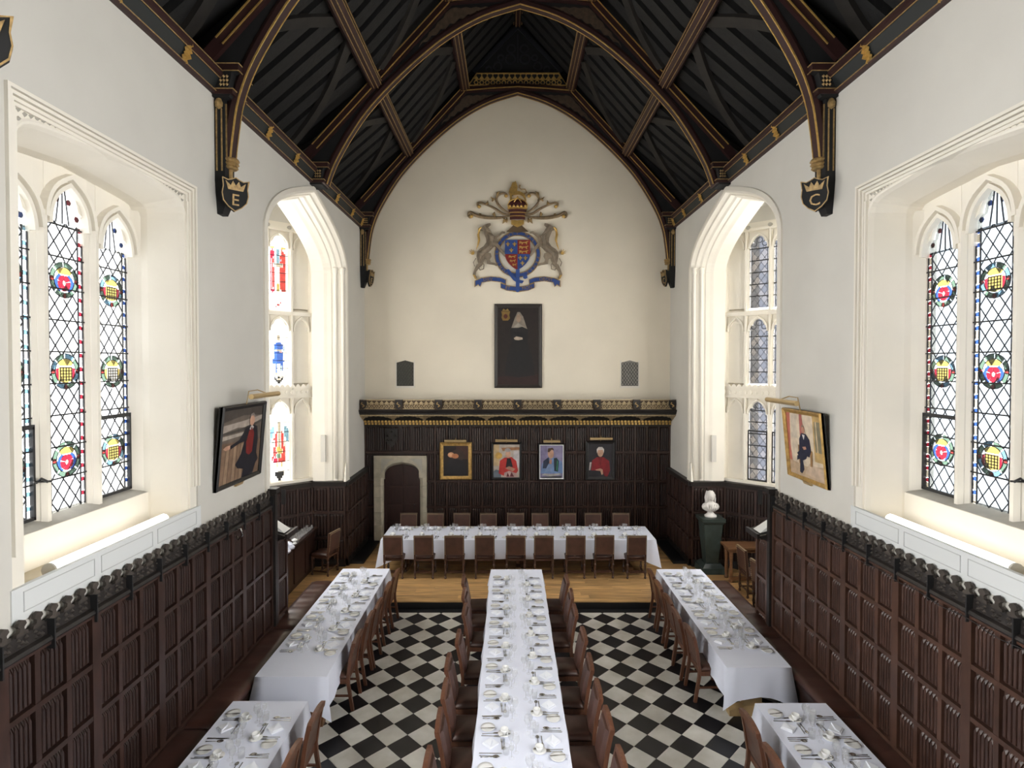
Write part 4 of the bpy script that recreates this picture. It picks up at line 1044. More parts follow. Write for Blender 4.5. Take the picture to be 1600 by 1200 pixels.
b = MB(); polyprism(b, [(-.085, 3.81), (.085, 3.81), (.09, 3.70), (.06, 3.62), (0, 3.585), (-.06, 3.62), (-.09, 3.70)], -.05, 0, lambda a, d, z: (a, d, z)); sm = b.mesh('carved_shield', oakblack)
b = MB().sweep([(-.02, 3.76), (-.04, 3.72), (.0, 3.70), (.03, 3.67), (-.01, 3.64)], [(-.012, -.06), (.012, -.06), (.012, -.045), (-.012, -.045)], lambda a, z, t: (a, t, z)); sm2 = b.mesh('shield_charge', dullgold)
for k in range(9):
    x = min(max(cx0 + fw * k, cx0 + .1), cx1 - .1); o = link('carved_shield', sm, cnp, (x, 13.965, 0)); o2 = link('shield_charge', sm2, o); o2.location = (0, 0, 0)
# coved arches under the canopy
CV = lambda x, t: (x, 13.97 + .42 * t, 3.44 - .16 * t)
MB().hexa([(cx0, 13.99, 3.45), (cx1, 13.99, 3.45), (cx1, 14.43, 3.22), (cx0, 14.43, 3.22), (cx0, 13.99, 3.46), (cx1, 13.99, 3.46), (cx1, 14.43, 3.45), (cx0, 14.43, 3.45)]).build('cove', roofblack, cnp)
na = 10; aw = UW * 2 / na
b = MB()
top = [(-aw / 2, 1), (-aw / 2, 0), (aw / 2, 0), (aw / 2, 1)]
sc_ = [(aw * .46 * math.cos(t), .10 + .55 * (1 - math.sin(t)) + (.06 if k % 2 else -.02)) for k, t in enumerate(frange(0, math.pi, 18))]
pts = [(aw / 2, 0), (aw / 2, .9)] + sc_ + [(-aw / 2, .9), (-aw / 2, 0)]
N = len(pts)
f = lambda x, t, o: (x, 13.965 + .43 * t, 3.445 - .21 * t - o)
b.add([f(x, t, .02) for x, t in pts] + [f(x, t, .0) for x, t in pts], [tuple(range(N)), tuple(range(2 * N - 1, N - 1, -1))] + [(i, (i + 1) % N, N + (i + 1) % N, N + i) for i in range(N)])
am = b.mesh('scalloped_arch', palegilt)
for k in range(na): link('scalloped_arch', am, cnp, (cx0 + aw * (k + .5), 0, 0))
MB().box(cx0, cx1, 14.38, 14.47, 3.15, 3.265).build('bed_mould', mat('bed_brown', (.12, .08, .035), .6), cnp)
b = MB(); nd = 90
for k in range(nd):
    x = cx0 + UW * 2 * (k + .5) / nd; b.box(x - .026, x + .026, 14.34, 14.38, 3.215, 3.265); b.box(x - .01, x + .034, 14.345, 14.38, 3.155, 3.20)
tag(b.build('dentil_band', gold, cnp), kind='stuff')
MB().box(cx0, cx1, 14.40, 14.47, 3.11, 3.15).build('fillet', oakblack, cnp)
# two little latticed windows high in the gable wall
for X, m, num_ in ((-2.70, 'dark', 9), (3.08, 'pale', 10)):
    r = MB()
    r.box(X - .25, X + .25, Y_END - .02, Y_END, 4.09, 4.14).box(X - .25, X - .22, Y_END - .015, Y_END, 4.1, 4.8).box(X + .22, X + .25, Y_END - .015, Y_END, 4.1, 4.8)
    r = r.build(f'window_{num_}', stone); tag(r, f'small {m} latticed squint high on the gable wall, {"left" if X < 0 else "right"} of the tall portrait', 'window', kind='structure')
    gm = mat('squint_dark' if X < 0 else 'squint_pale', (.03, .03, .022) if X < 0 else (.30, .29, .26), .3, var=.2, scale=20)
    MB().prism([(X - .22, 4.13), (X + .22, 4.13), (X + .22, 4.74), (X, 4.80), (X - .22, 4.74)], 'y', Y_END - .004, Y_END - .001).build('backing_pane', gm, r)
    b = MB(); lattice(b, X - .22, X + .22, 4.13, 4.75, .075, .105, 0, .010, lambda a, d, z: (a, Y_END - .008 + d, z)); b.build('lead_cames', lead if X > 0 else mat('grille', (.07, .07, .055), .5), r)
# ------------------------------------------------------------------ benches
for s in (-1, 1):
    M = sd(s); u0, u1 = UW - .12, (3.47 if s < 0 else 3.52)
    root = thing('wall_bench', f'long dark leather bench against the {SIDE[s]} panelling', 'bench', M((UW - .3, 6.5, 0)))
    MB().box(u1 + .02, u0 + .06, 3.2, 10.5, .50, .57).map(M).build('seat_board', oak, root)
    MB().box(u1 + .06, u1 + .10, 3.2, 10.4, .05, .50).map(M).build('front_board', oak, root)
    for y in (4.4, 6.6, 8.8, 10.35): MB().box(u1 + .04, u0 + .02, y - .03, y + .03, 0, .50).map(M).build('leg', oak, root)
    cuts = (3.2, 6.2, 8.55, 10.48) if s < 0 else (3.2, 6.4, 8.3, 10.48)
    for k in range(3):
        a, c = cuts[k] + .008, cuts[k + 1] - .008
        b = MB(); rows = []
        n = int((c - a) / .07)
        for q in range(n + 1):
            y = a + (c - a) * q / n
            ed = .0 if 0 < q < n else -.03
            wv = (.010 * math.sin(q * 2.1 + k) + .006 * math.sin(q * .9)) * (1.0 if k == 2 else .35)
            rows.append([(u0 + .06, y, .572), (u0 + .06, y, .655 + ed), (u0 + .0, y, .668 + wv + ed), (u0 - .2, y, .672 + wv * .8 + ed), (u1 + .04, y, .662 + wv + ed), (u1, y, .635 + ed), (u1, y, .585)])
        b.loft(rows, 0, True, True); b.map(M).build('cushion', cushionm, root, smooth=True)

# ------------------------------------------------------------------ tables and cloths
def cloth(name_label, x0, x1, y0, y1, z, hang, group=None, seed=1, cat='tablecloth'):
    rr = random.Random(seed); b = MB()
    per = []
    def side(a, c, nrm, n):
        for k in range(n):
            t = k / n; per.append(((a[0] + (c[0] - a[0]) * t, a[1] + (c[1] - a[1]) * t), nrm, 1.0 if k else 1.42, k == 0))
    nx, ny = max(4, int((x1 - x0) / .12)), max(4, int((y1 - y0) / .12))
    side((x0, y0), (x1, y0), (0, -1), nx); side((x1, y0), (x1, y1), (1, 0), ny); side((x1, y1), (x0, y1), (0, 1), nx); side((x0, y1), (x0, y0), (-1, 0), ny)
    N = len(per); rows = []
    corners = [(x0, y0), (x1, y0), (x1, y1), (x0, y1)]
    ph = rr.uniform(0, 6)
    for k in range(6):
        t = k / 5; row = []
        for i, (p, nrm, L, corner) in enumerate(per):
            n0 = Vector(nrm)
            if corner: n0 = (Vector(nrm) + Vector(per[i - 1][1])).normalized()
            dc = min(math.hypot(p[0] - c[0], p[1] - c[1]) for c in corners)
            Lh = hang * (1 + .45 * max(0, 1 - dc / .32))
            wave = .5 + .5 * math.sin(i * .9 + ph + 1.3 * math.sin(i * .31))
            flare = .010 + t * (.018 + .03 * wave) + (.09 * t if corner else 0) - (.05 * t if (not corner and .05 < dc < .2) else 0)
            row.append((p[0] + n0[0] * flare, p[1] + n0[1] * flare, z - Lh * t + (.006 if k == 0 else 0)))
        rows.append(row)
    b.loft(rows, 0, True, False)
    b.add(rows[0], [tuple(range(N))])
    # pressed fold along the middle
    o = b.build('tablecloth', linen, smooth=False)
    me = o.data
    me.polygons.foreach_set('use_smooth', [len(p.vertices) == 4 for p in me.polygons])
    tag(o, name_label, cat, group)
    return o
TABLES = {  # name: x0,x1,y0,y1, floor z, hang
    'left long table': (-3.22, -2.33, 7.05, 10.8, 0, .36), 'left front table': (-3.24, -2.38, 3.2, 6.52, 0, .36),
    'centre table': (-.36, .60, 3.2, 10.76, 0, .235),
    'right long table': (2.83, 3.66, 7.27, 10.77, 0, .36), 'right front table': (2.86, 3.67, 3.2, 6.48, 0, .36),
    'high table': (-2.80, 3.16, 12.15, 13.15, Z_DAIS, .40)}
ZT = .745
for k, (nm, (x0, x1, y0, y1, zf, hg)) in enumerate(TABLES.items()):
    t = thing('dining_table', f'wooden trestle of the {nm} under its white cloth', 'table', ((x0 + x1) / 2, (y0 + y1) / 2, zf))
    MB().box(x0 + .01, x1 - .01, y0 + .01, y1 - .01, zf + ZT - .045, zf + ZT).build('tabletop', tablewood, t)
    alongx = (x1 - x0) > (y1 - y0)
    L = (x1 - x0) if alongx else (y1 - y0)
    cx, cy = (x0 + x1) / 2, (y0 + y1) / 2
    for e in ((.22, L - .28) if not alongx else (.5, L / 2, L - .5)):
        m_ = palewood if nm.startswith('right long') else tablewood
        b = MB()
        if alongx:
            b.box(x0 + e - .05, x0 + e + .05, y0 + .15, y1 - .15, zf, zf + .09).box(x0 + e - .04, x0 + e + .04, cy - .1, cy + .1, zf + .09, zf + ZT - .045)
        else:
            b.prism([(x0 + .10, zf), (x1 - .10, zf), (x1 - .10, zf + .08), (x1 - .3, zf + .13), (x0 + .3, zf + .13), (x0 + .10, zf + .08)], 'y', y0 + e - .06, y0 + e + .06)
            b.box(cx - .12, cx + .12, y0 + e - .05, y0 + e + .05, zf + .13, zf + ZT - .045)
        b.build('pedestal', m_, t)
    b = MB()
    if alongx: b.box(x0 + .5, x1 - .5, cy - .04, cy + .04, zf + .15, zf + .23)
    else: b.tube([(cx, y0 + .22, zf + .19), (cx, y1 - .28, zf + .19)], .05, 8)
    b.build('stretcher', palewood if nm.startswith('right long') else tablewood, t)
    cloth(f'white linen cloth draped over the {nm}', x0, x1, y0, y1, zf + ZT, hg, seed=k + 3)

# ------------------------------------------------------------------ chairs
def hall_chair():
    r = thing('dining_chair', '-', 'chair')
    b = MB(); rows = []
    for y, zz in ((-.20, .0), (-.15, .025), (.1, .03), (.2, .015), (.235, -.02)):
        rows.append([(-.215, y, .435), (-.22, y, .46 + zz * .4), (-.15, y, .475 + zz), (.15, y, .475 + zz), (.22, y, .46 + zz * .4), (.215, y, .435)])
    b.loft(rows, 0, True, True).build('seat', leather, r, smooth=True)
    MB().box(-.215, .215, -.20, -.175, .37, .435).box(-.215, .215, .19, .22, .37, .435).box(-.22, -.195, -.19, .21, .37, .435).box(.195, .22, -.19, .21, .37, .435).build('seat_frame', chairwood, r)
    def post(sx):
        pth = [(sx * .205, -.27, 0), (sx * .205, -.215, .35), (sx * .205, -.21, .46), (sx * .205, -.245, .70), (sx * .20, -.29, .915)]
        rows = [[(p[0] - .019, p[1] - .021, p[2]), (p[0] + .019, p[1] - .021, p[2]), (p[0] + .019, p[1] + .021, p[2]), (p[0] - .019, p[1] + .021, p[2])] for p in pth]
        return MB().loft(rows, 0, True, True)
    for sx in (-1, 1):
        post(sx).build('rear_leg', chairwood, r)
        MB().hexa([(sx * .20 - .016, .185, 0), (sx * .20 + .016, .185, 0), (sx * .20 + .016, .217, 0), (sx * .20 - .016, .217, 0), (sx * .2 - .021, .178, .44), (sx * .2 + .021, .178, .44), (sx * .2 + .021, .22, .44), (sx * .2 - .021, .22, .44)]).build('front_leg', chairwood, r)
        MB().box(sx * .205 - .01, sx * .205 + .01, -.23, .19, .19, .215).build('stretcher', chairwood, r)
    # arched top rail and leather back
    b = MB(); xs = frange(-.222, .222, 8); top = lambda x: .925 + .035 * (1 - (x / .222) ** 2)
    rows = [[(x, -.31, .87), (x, -.318, top(x)), (x, -.272, top(x)), (x, -.262, .87)] for x in xs]
    b.loft(rows, 0, True, True).build('top_rail', chairwood, r)
    b = MB(); rows = []
    for z, yb in ((.50, -.195), (.56, -.20), (.70, -.225), (.82, -.25), (.885, -.268)):
        rows.append([(-.185, yb - .028, z), (.185, yb - .028, z), (.185, yb + .0, z), (.12, yb + .03, z), (-.12, yb + .03, z), (-.185, yb + .0, z)])
    b.loft(rows, 0, True, True).build('backrest', leather, r)
    return r
def high_chair():
    r = thing('high_table_chair', '-', 'chair')
    b = MB(); rows = []
    for y, zz in ((-.19, .0), (-.14, .02), (.12, .02), (.2, .0)):
        rows.append([(-.21, y, .42), (-.215, y, .46 + zz * .4), (-.15, y, .47 + zz), (.15, y, .47 + zz), (.215, y, .46 + zz * .4), (.21, y, .42)])
    b.loft(rows, 0, True, True).build('seat', leather_d, r, smooth=True)
    MB().box(-.205, .205, -.2, .2, .38, .42).build('seat_frame', chairdark, r)
    turned = [(.02, 0), (.028, .03), (.016, .05), (.022, .10), (.030, .14), (.018, .18), (.022, .27), (.028, .30), (.016, .32), (.026, .36), (.026, .40)]
    for sx in (-1, 1):
        b = MB().lathe(turned, 8, (sx * .19, -.2, 0)); b.hexa([(sx * .19 - .02, -.22, .40), (sx * .19 + .02, -.22, .40), (sx * .19 + .02, -.18, .40), (sx * .19 - .02, -.18, .40), (sx * .19 - .018, -.262, .925), (sx * .19 + .018, -.262, .925), (sx * .19 + .018, -.228, .925), (sx * .19 - .018, -.228, .925)]); b.build('rear_leg', chairdark, r)
        MB().lathe(turned, 8, (sx * .19, .18, 0)).build('front_leg', chairdark, r)
        MB().box(sx * .19 - .011, sx * .19 + .011, -.2, .18, .08, .105).build('stretcher', chairdark, r)
    MB().box(-.19, .19, -.012, .012, .08, .105).box(-.19, .19, -.21, -.19, .12, .145).build('cross_stretcher', chairdark, r)
    MB().hexa([(-.20, -.235, .52), (.20, -.235, .52), (.20, -.185, .52), (-.20, -.185, .52), (-.205, -.275, .93), (.205, -.275, .93), (.205, -.225, .93), (-.205, -.225, .93)]).build('backrest', leather, r)
    b = MB()
    for face in (0, 1):
        for k in range(13):
            x = -.192 + .384 * k / 12; y = -.275 if face == 0 else -.222
            b.box(x - .007, x + .007, y - .006 if face == 0 else y - .002, y + .002 if face == 0 else y + .006, .905, .92)
        for k in range(11):
            z = .54 + .35 * k / 10; y = (-.235 - .04 * (z - .52) / .41) if face == 0 else (-.183 - .04 * (z - .52) / .41)
            for x in (-.192, .192): b.box(x - .007, x + .007, y - .006, y + .006, z - .007, z + .007)
    for k in range(13): b.box(-.199 + .398 * k / 12 - .007, -.199 + .398 * k / 12 + .007, -.27, -.23, .93, .937)
    tag(b.build('nail_trim', studm, r), kind='stuff')
    return r
hc = hall_chair(); hh = high_chair(); used = {}
def put_chair(proto, x, y, z, rz, label, group):
    o = proto if not used.get(proto.name) else copy_tree(proto)
    used[proto.name] = True
    o.location = (x, y, z); o.rotation_euler = (0, 0, rz); o['label'] = label; o['group'] = group
    return o
PI = math.pi
for k, (xb, y) in enumerate(((-.82, 9.86), (-.76, 9.25), (-.70, 8.62), (-.72, 7.75), (-.79, 7.1), (-.76, 6.5), (-.755, 5.93), (-.79, 5.3))):
    put_chair(hc, xb + .29, y, 0, -PI / 2 + RND.uniform(-.03, .03), f'brown leather chair left of the centre table, {ORD[k]} from the dais', 'chairs at the centre table')
for k, (xb, y) in enumerate(((1.0, 9.86), (1.01, 9.22), (1.0, 8.6), (1.035, 7.83), (1.02, 7.1), (1.03, 6.5), (1.05, 5.95), (1.07, 5.3))):
    put_chair(hc, xb - .29, y, 0, PI / 2 + RND.uniform(-.03, .03), f'brown leather chair right of the centre table, {ORD[k]} from the dais', 'chairs at the centre table')
for k, (xb, y) in enumerate(((-2.06, 10.15), (-2.08, 9.52), (-2.08, 8.85), (-2.1, 8.36), (-2.12, 7.76))):
    put_chair(hc, xb - .29, y, 0, PI / 2 + RND.uniform(-.04, .04), f'brown chair on the aisle side of the left long table, {ORD[k]} from the dais', 'chairs at the left tables')
for k, (xb, y) in enumerate(((-2.1, 6.03), (-2.12, 5.4))):
    put_chair(hc, xb - .29, y, 0, PI / 2, f'brown chair on the aisle side of the left front table, {ORD[k]} from the dais', 'chairs at the left tables')
for k, (xb, y) in enumerate(((2.56, 10.15), (2.55, 9.6), (2.55, 9.03), (2.52, 8.5), (2.55, 7.96))):
    put_chair(hc, xb + .29, y, 0, -PI / 2 + RND.uniform(-.04, .04), f'tan brown chair on the aisle side of the right long table, {ORD[k]} from the dais', 'chairs at the right tables')
for k, (xb, y) in enumerate(((2.54, 5.9), (2.54, 5.34))):
    put_chair(hc, xb + .29, y, 0, -PI / 2, f'tan brown chair on the aisle side of the right front table, {ORD[k]} from the dais', 'chairs at the right tables')
HX = [-2.48, -1.83, -1.187, -.54, .12, .715, 1.387, 2.0, 2.68]
for k, x in enumerate(HX):
    put_chair(hh, x, 12.09 + (.03 if k == 7 else 0), Z_DAIS, RND.uniform(-.02, .02), f'studded leather chair before the high table, {ORD[k]} from the left', 'chairs at the high table')
    put_chair(hh, x + .015, 13.40, Z_DAIS, PI, f'studded leather chair behind the high table, {ORD[k]} from the left', 'chairs at the high table')

# ------------------------------------------------------------------ place settings
def kmesh():
    r = {}
    r['side_plate'] = MB().lathe([(.0, .004), (.045, .004), (.052, .006), (.078, .014), (.079, .017), (.052, .010), (.0, .008)], 18, caps=False).mesh('side_plate', china, smooth=True)
    r['saucer'] = MB().lathe([(0, .003), (.035, .003), (.07, .013), (.071, .016), (.035, .007), (0, .007)], 14, caps=False).mesh('saucer', china, smooth=True)
    b = MB().lathe([(0, .0), (.024, .0), (.028, .01), (.040, .035), (.043, .055), (.040, .055), (.035, .03), (.0, .012)], 12, caps=False)
    b.tube([(.04, 0, .045), (.06, 0, .042), (.058, 0, .025), (.036, 0, .018)], .005, 5)
    r['coffee_cup'] = b.mesh('coffee_cup', china, smooth=True)
    b = MB()
    def handle(b, L): b.hexa([(-.004, 0, .001), (.004, 0, .001), (.003, L, .001), (-.003, L, .001), (-.005, 0, .006), (.005, 0, .006), (.0035, L, .006), (-.0035, L, .006)])
    def fork(L):
        b = MB(); handle(b, L * .62); b.hexa([(-.004, L * .62, .002), (.004, L * .62, .002), (.011, L * .72, .002), (-.011, L * .72, .002), (-.004, L * .62, .006), (.004, L * .62, .006), (.011, L * .72, .006), (-.011, L * .72, .006)])
        for q in range(4): b.box(-.011 + q * .0062, -.0075 + q * .0062, L * .72, L, .003, .007)
        return b.mesh('fork', silver)
    def spoon(L, w_):
        b = MB(); handle(b, L * .68)
        b.lathe([(0, 0.0), (w_ * .6, .002), (w_, .008), (w_ * .95, .009), (w_ * .5, .004), (0, .002)], 10, caps=False)
        n = len(b.v); b.v = b.v[:-60] + [(p[0], p[1] * 1.5 + L * .68 + w_ * 1.4, p[2]) for p in b.v[-60:]]
        return b.mesh('spoon', silver, smooth=True)
    def knife(L):
        b = MB(); handle(b, L * .45); b.prism([(-.005, L * .45), (.006, L * .45), (.009, L * .75), (.004, L), (-.004, L * .95)], 'z', .002, .005); return b.mesh('knife', silver)
    r['dinner_fork'] = fork(.205); r['starter_fork'] = fork(.18); r['dessert_fork'] = fork(.17)
    r['dessert_spoon'] = spoon(.18, .02); r['soup_spoon'] = spoon(.175, .024); r['teaspoon'] = spoon(.12, .013)
    r['dinner_knife'] = knife(.235); r['starter_knife'] = knife(.21); r['butter_knife'] = knife(.16)
    b = MB().hexa([(-.065, -.065, .001), (.065, -.065, .001), (.065, .065, .001), (-.065, .065, .001), (-.06, -.06, .012), (.06, -.06, .018), (.062, .06, .012), (-.06, .06, .014)])
    b.hexa([(-.055, -.055, .012), (.062, -.06, .016), (.0, .03, .012), (-.05, .05, .012), (-.05, -.05, .022), (.055, -.055, .032), (.0, .02, .026), (-.045, .045, .022)])
    r['napkin'] = b.mesh('napkin', napkinm)
    def goblet(h, rb, bowl): return MB().lathe([(.032, .0), (.03, .003), (.005, .007), (.004, h - bowl), (rb * .6, h - bowl * .9), (rb, h - bowl * .5), (rb * .82, h), (rb * .78, h), (rb * .94, h - bowl * .5), (rb * .5, h - bowl * .85), (0, h - bowl * .93)], 12, caps=False)
    r['red_wine_glass'] = goblet(.19, .04, .10).mesh('red_wine_glass', drinkglass, smooth=True)
    r['white_wine_glass'] = goblet(.17, .035, .09).mesh('white_wine_glass', drinkglass, smooth=True)
    r['port_glass'] = goblet(.145, .027, .07).mesh('port_glass', drinkglass, smooth=True)
    r['water_tumbler'] = MB().lathe([(0, .002), (.032, .002), (.036, .09), (.033, .09), (.029, .012), (0, .012)], 12, caps=False).mesh('water_tumbler', drinkglass, smooth=True)
    return r
KM = kmesh()
#  name, x, y (from the diner), rotation, z, label words
LAY = [('side_plate', -.255, .10, 0, 0, 'cream side plate', 'plate'), ('butter_knife', -.23, .025, .12, .016, 'butter knife on side plate', 'knife'),
       ('starter_fork', -.165, .045, .03, 0, 'outer fork', 'fork'), ('dinner_fork', -.138, .03, -.02, 0, 'inner fork', 'fork'),
       ('napkin', -.01, .13, .785, 0, 'folded white napkin', 'napkin'),
       ('dinner_knife', .145, .03, .02, 0, 'inner knife', 'knife'), ('starter_knife', .17, .035, -.02, 0, 'outer knife', 'knife'), ('soup_spoon', .2, .04, 0, 0, 'soup spoon', 'spoon'),
       ('dessert_fork', .085, .255, 1.57, 0, 'dessert fork', 'fork'), ('dessert_spoon', -.085, .285, -1.57, 0, 'dessert spoon', 'spoon'),
       ('saucer', -.16, .28, 0, 0, 'cream saucer', 'saucer'), ('coffee_cup', -.16, .28, .6, .007, 'cream coffee cup', 'cup'), ('teaspoon', -.105, .235, .35, .012, 'teaspoon on saucer', 'spoon'),
       ('water_tumbler', .15, .30, 0, 0, 'water tumbler', 'glass'), ('white_wine_glass', .06, .345, 0, 0, 'small wine glass', 'glass'), ('red_wine_glass', .13, .395, 0, 0, 'large wine glass', 'glass'), ('port_glass', .21, .355, 0, 0, 'port glass', 'glass')]
def setting(x, y, z, rz, where, group):
    ca, sa = math.cos(rz), math.sin(rz)
    for nm, lx, ly, r, dz, lab, cat in LAY:
        lx += RND.uniform(-.008, .008); ly += RND.uniform(-.008, .008)
        if nm in ('coffee_cup', 'teaspoon', 'butter_knife', 'saucer', 'side_plate'): lx, ly = [(l[1], l[2]) for l in LAY if l[0] == nm][0]
        o = link(nm, KM[nm], None, (x + lx * ca - ly * sa, y + lx * sa + ly * ca, z + dz), rz + r + (RND.uniform(-.06, .06) if cat not in ('plate',) else 0))
        tag(o, f'{lab}, {where}', cat, group + ' ' + cat + 's')
def run(table, side, pts, rz, words):
    x0, x1, y0, y1, zf, hg = TABLES[table]
    for k, (x, y) in enumerate(pts): setting(x, y, zf + ZT + .0075, rz, words.format(ORD[k]), f'{table} {side}')
cs = [10.08 - .615 * k for k in range(9)]
run('centre table', 'left side', [(-.34, y) for y in cs], -PI / 2, 'left side of centre table, {} place from dais')
run('centre table', 'right side', [(.58, y + .05) for y in cs], PI / 2, 'right side of centre table, {} place from dais')
ls = [10.25 - .60 * k for k in range(5)]
run('left long table', 'wall side', [(-3.20, y) for y in ls], -PI / 2, 'wall side of left long table, {} place from dais')
run('left long table', 'aisle side', [(-2.35, y) for y in ls], PI / 2, 'aisle side of left long table, {} place from dais')
rs = [10.25 - .58 * k for k in range(5)]
run('right long table', 'aisle side', [(2.86, y) for y in rs], -PI / 2, 'aisle side of right long table, {} place from dais')
run('right long table', 'wall side', [(3.64, y) for y in rs], PI / 2, 'wall side of right long table, {} place from dais')
fs = [6.02, 5.42]
run('left front table', 'wall side', [(-3.22, y) for y in fs], -PI / 2, 'wall side of left front table, {} place from dais')
run('left front table', 'aisle side', [(-2.40, y) for y in fs], PI / 2, 'aisle side of left front table, {} place from dais')
run('right front table', 'aisle side', [(2.89, y) for y in fs], -PI / 2, 'aisle side of right front table, {} place from dais')
run('right front table', 'wall side', [(3.65, y) for y in fs], PI / 2, 'wall side of right front table, {} place from dais')
run('high table', 'near side', [(x + .03, 12.17) for x in HX], 0, 'near side of high table, {} place from left')
run('high table', 'far side', [(x + .03, 13.13) for x in HX], PI, 'far side of high table, {} place from left')
# ------------------------------------------------------------------ pictures
def ell(cx, cy, rx, ry, n=14): return [(cx + rx * math.cos(2 * PI * k / n), cy + ry * math.sin(2 * PI * k / n)) for k in range(n)]
def paint(c):
    key = 'paint_%02x%02x%02x' % tuple(int(max(0, min(1, x)) * 255) for x in c)
    return mat(key + str(round(sum(c), 4)), c, .45, var=.22, scale=9)
def picture(label, W, fw, fm, layers, fh, lamp=None, inner=None, base=(0, 0, 0), cat='painting'):
    """W(a,b,d): a,b in metres on the picture from its centre, d out of the wall. fw frame width, layers in unit coords"""
    w2, h2 = layers['size'][0] / 2, layers['size'][1] / 2
    root = thing('framed_portrait', label, cat, W(0, -h2, 0))
    fr = MB(); path = [(-w2, -h2), (w2, -h2), (w2, h2), (-w2, h2)]
    o = [(0, 0), (0, .03), (.25, .05), (.6, .035), (1, .025), (1, 0)]
    rows = []
    for cxs, czs in ((-1, -1), (1, -1), (1, 1), (-1, 1), (-1, -1)):
        rows.append([W(cxs * (w2 - t * fw), czs * (h2 - t * fw), d) for t, d in o])
    fr.loft(rows, 0, False, False).build('frame', fm, root)
    iw, ih = w2 - fw, h2 - fw
    if inner:
        b = MB(); rows = [[W(c1 * (iw + .012 - t), c2 * (ih + .012 - t), d) for t, d in ((0, .02), (.0, .032), (.02, .028), (.02, .01))] for c1, c2 in ((-1, -1), (1, -1), (1, 1), (-1, 1), (-1, -1))]
        b.loft(rows, 0, False, False).build('slip', inner, root)
    b = MB(); ms = []
    for k, (c, pts) in enumerate(layers['shapes']):
        m = paint(c)
        if m not in ms: ms.append(m)
        pts = [(max(0, min(1, x)), max(0, min(1, y))) for x, y in pts]
        b.add([W(-iw + 2 * iw * x, -ih + 2 * ih * y, .012 + k * .0006) for x, y in pts], [tuple(range(len(pts)))], ms.index(m))
    b.build('canvas', ms, root, recalc=False)
    MB().add([W(x, y, d) for d in (0.002, .011) for x, y in ((-w2, -h2), (w2, -h2), (w2, h2), (-w2, h2))], [(0, 1, 2, 3), (4, 5, 6, 7)]).build('backing', blackframe, root, recalc=False)
    if lamp:
        lw, zz, out = lamp
        b = MB().tube([W(-lw / 2, zz, out), W(lw / 2, zz, out)], .035, 8); l = b.build('picture_light', brass, root)
        MB().tube([W(0, h2 - .02, .03), W(0, zz + .05, .05), W(0, zz + .07, out * .6), W(0, zz + .03, out)], .008, 6).build('lamp_arm', brass, root)
    return root
full_ = [(0, 0), (1, 0), (1, 1), (0, 1)]
YP = 14.43
def Wend(x0, x1, z0, z1, y=YP): return lambda a, b, d: ((x0 + x1) / 2 + a, y - d, (z0 + z1) / 2 + b)
k_ = .01636
def ex(px): return (px - 797) * k_
def ez(py): return 4.7 - (py - 569) * k_
skin = (.42, .22, .15); skin2 = (.50, .29, .20)
P1 = [((.018, .012, .010), full_), ((.06, .025, .018), [(.55, .6), (1, .55), (1, 1), (.5, 1)]), ((.05, .028, .022), ell(.55, .68, .3, .2)), ((.60, .30, .16), ell(.30, .70, .13, .085)), ((.52, .20, .09), ell(.47, .66, .14, .08)), ((.65, .38, .22), ell(.27, .71, .07, .05)), ((.015, .013, .016), [(.05, .05), (.95, .05), (.8, .5), (.55, .57), (.2, .55)])]
P2 = [((.42, .36, .31), full_), ((.50, .36, .20), [(0, .35), (.22, .35), (.22, 1), (0, 1)]), ((.30, .14, .06), [(.3, .9), (.36, .8), (1, .84), (1, .92)]), ((.55, .33, .08), ell(.2, .66, .14, .1)), ((.50, .47, .48), [(.75, .3), (1, .3), (1, .8), (.78, .8)]), ((.12, .14, .17), [(0, 0), (.3, 0), (.28, .2), (.1, .24), (0, .18)]),
      ((.42, .03, .025), [(.2, .12), (.25, .5), (.42, .6), (.7, .62), (.88, .5), (.95, .2), (.8, .05), (.4, .05)]), ((.012, .012, .014), [(.48, .3), (.52, .58), (.66, .58), (.75, .32)]), ((.45, .30, .28), [(.4, 0), (.92, 0), (.9, .12), (.6, .2), (.42, .14)]), ((.12, .02, .03), [(.5, .02), (.55, .15), (.62, .02), (.7, .16), (.8, .02)]), (skin2, ell(.56, .72, .10, .13)), ((.30, .28, .27), ell(.55, .83, .12, .06)), ((.35, .33, .32), [(.44, .7), (.48, .84), (.46, .66)]), (skin, [(.45, .28), (.75, .18), (.85, .26), (.6, .34)])]
P3 = [((.27, .24, .38), full_), ((.22, .19, .32), [(0, 0), (.3, 0), (.3, 1), (0, 1)]), ((.15, .24, .44), [(.03, .15), (.1, .45), (.38, .62), (.68, .62), (.95, .5), (1, .15)]), ((.02, .03, .06), [(.12, .3), (.15, .52), (.38, .64), (.42, .3)]), ((.015, .03, .04), [(.6, .6), (.72, .62), (.82, .52), (.78, .2), (.62, .22)]), ((.04, .20, .12), [(.70, .25), (.74, .56), (.78, .5), (.76, .22)]), (skin2, ell(.47, .74, .13, .15)), ((.09, .05, .03), [(.33, .8), (.36, .9), (.55, .92), (.62, .84), (.5, .86), (.4, .78)]), (skin, [(.38, .4), (.42, .58), (.52, .56), (.5, .42)]), ((.20, .28, .45), [(.2, .2), (.38, .45), (.55, .42), (.5, .2)]), ((.05, .05, .06), [(.05, .04), (.45, .06), (.95, .08), (.9, 0), (.1, 0)]), ((.40, .38, .36), [(.08, .1), (.45, .06), (.9, .12), (.85, .16), (.45, .12), (.2, .15)])]
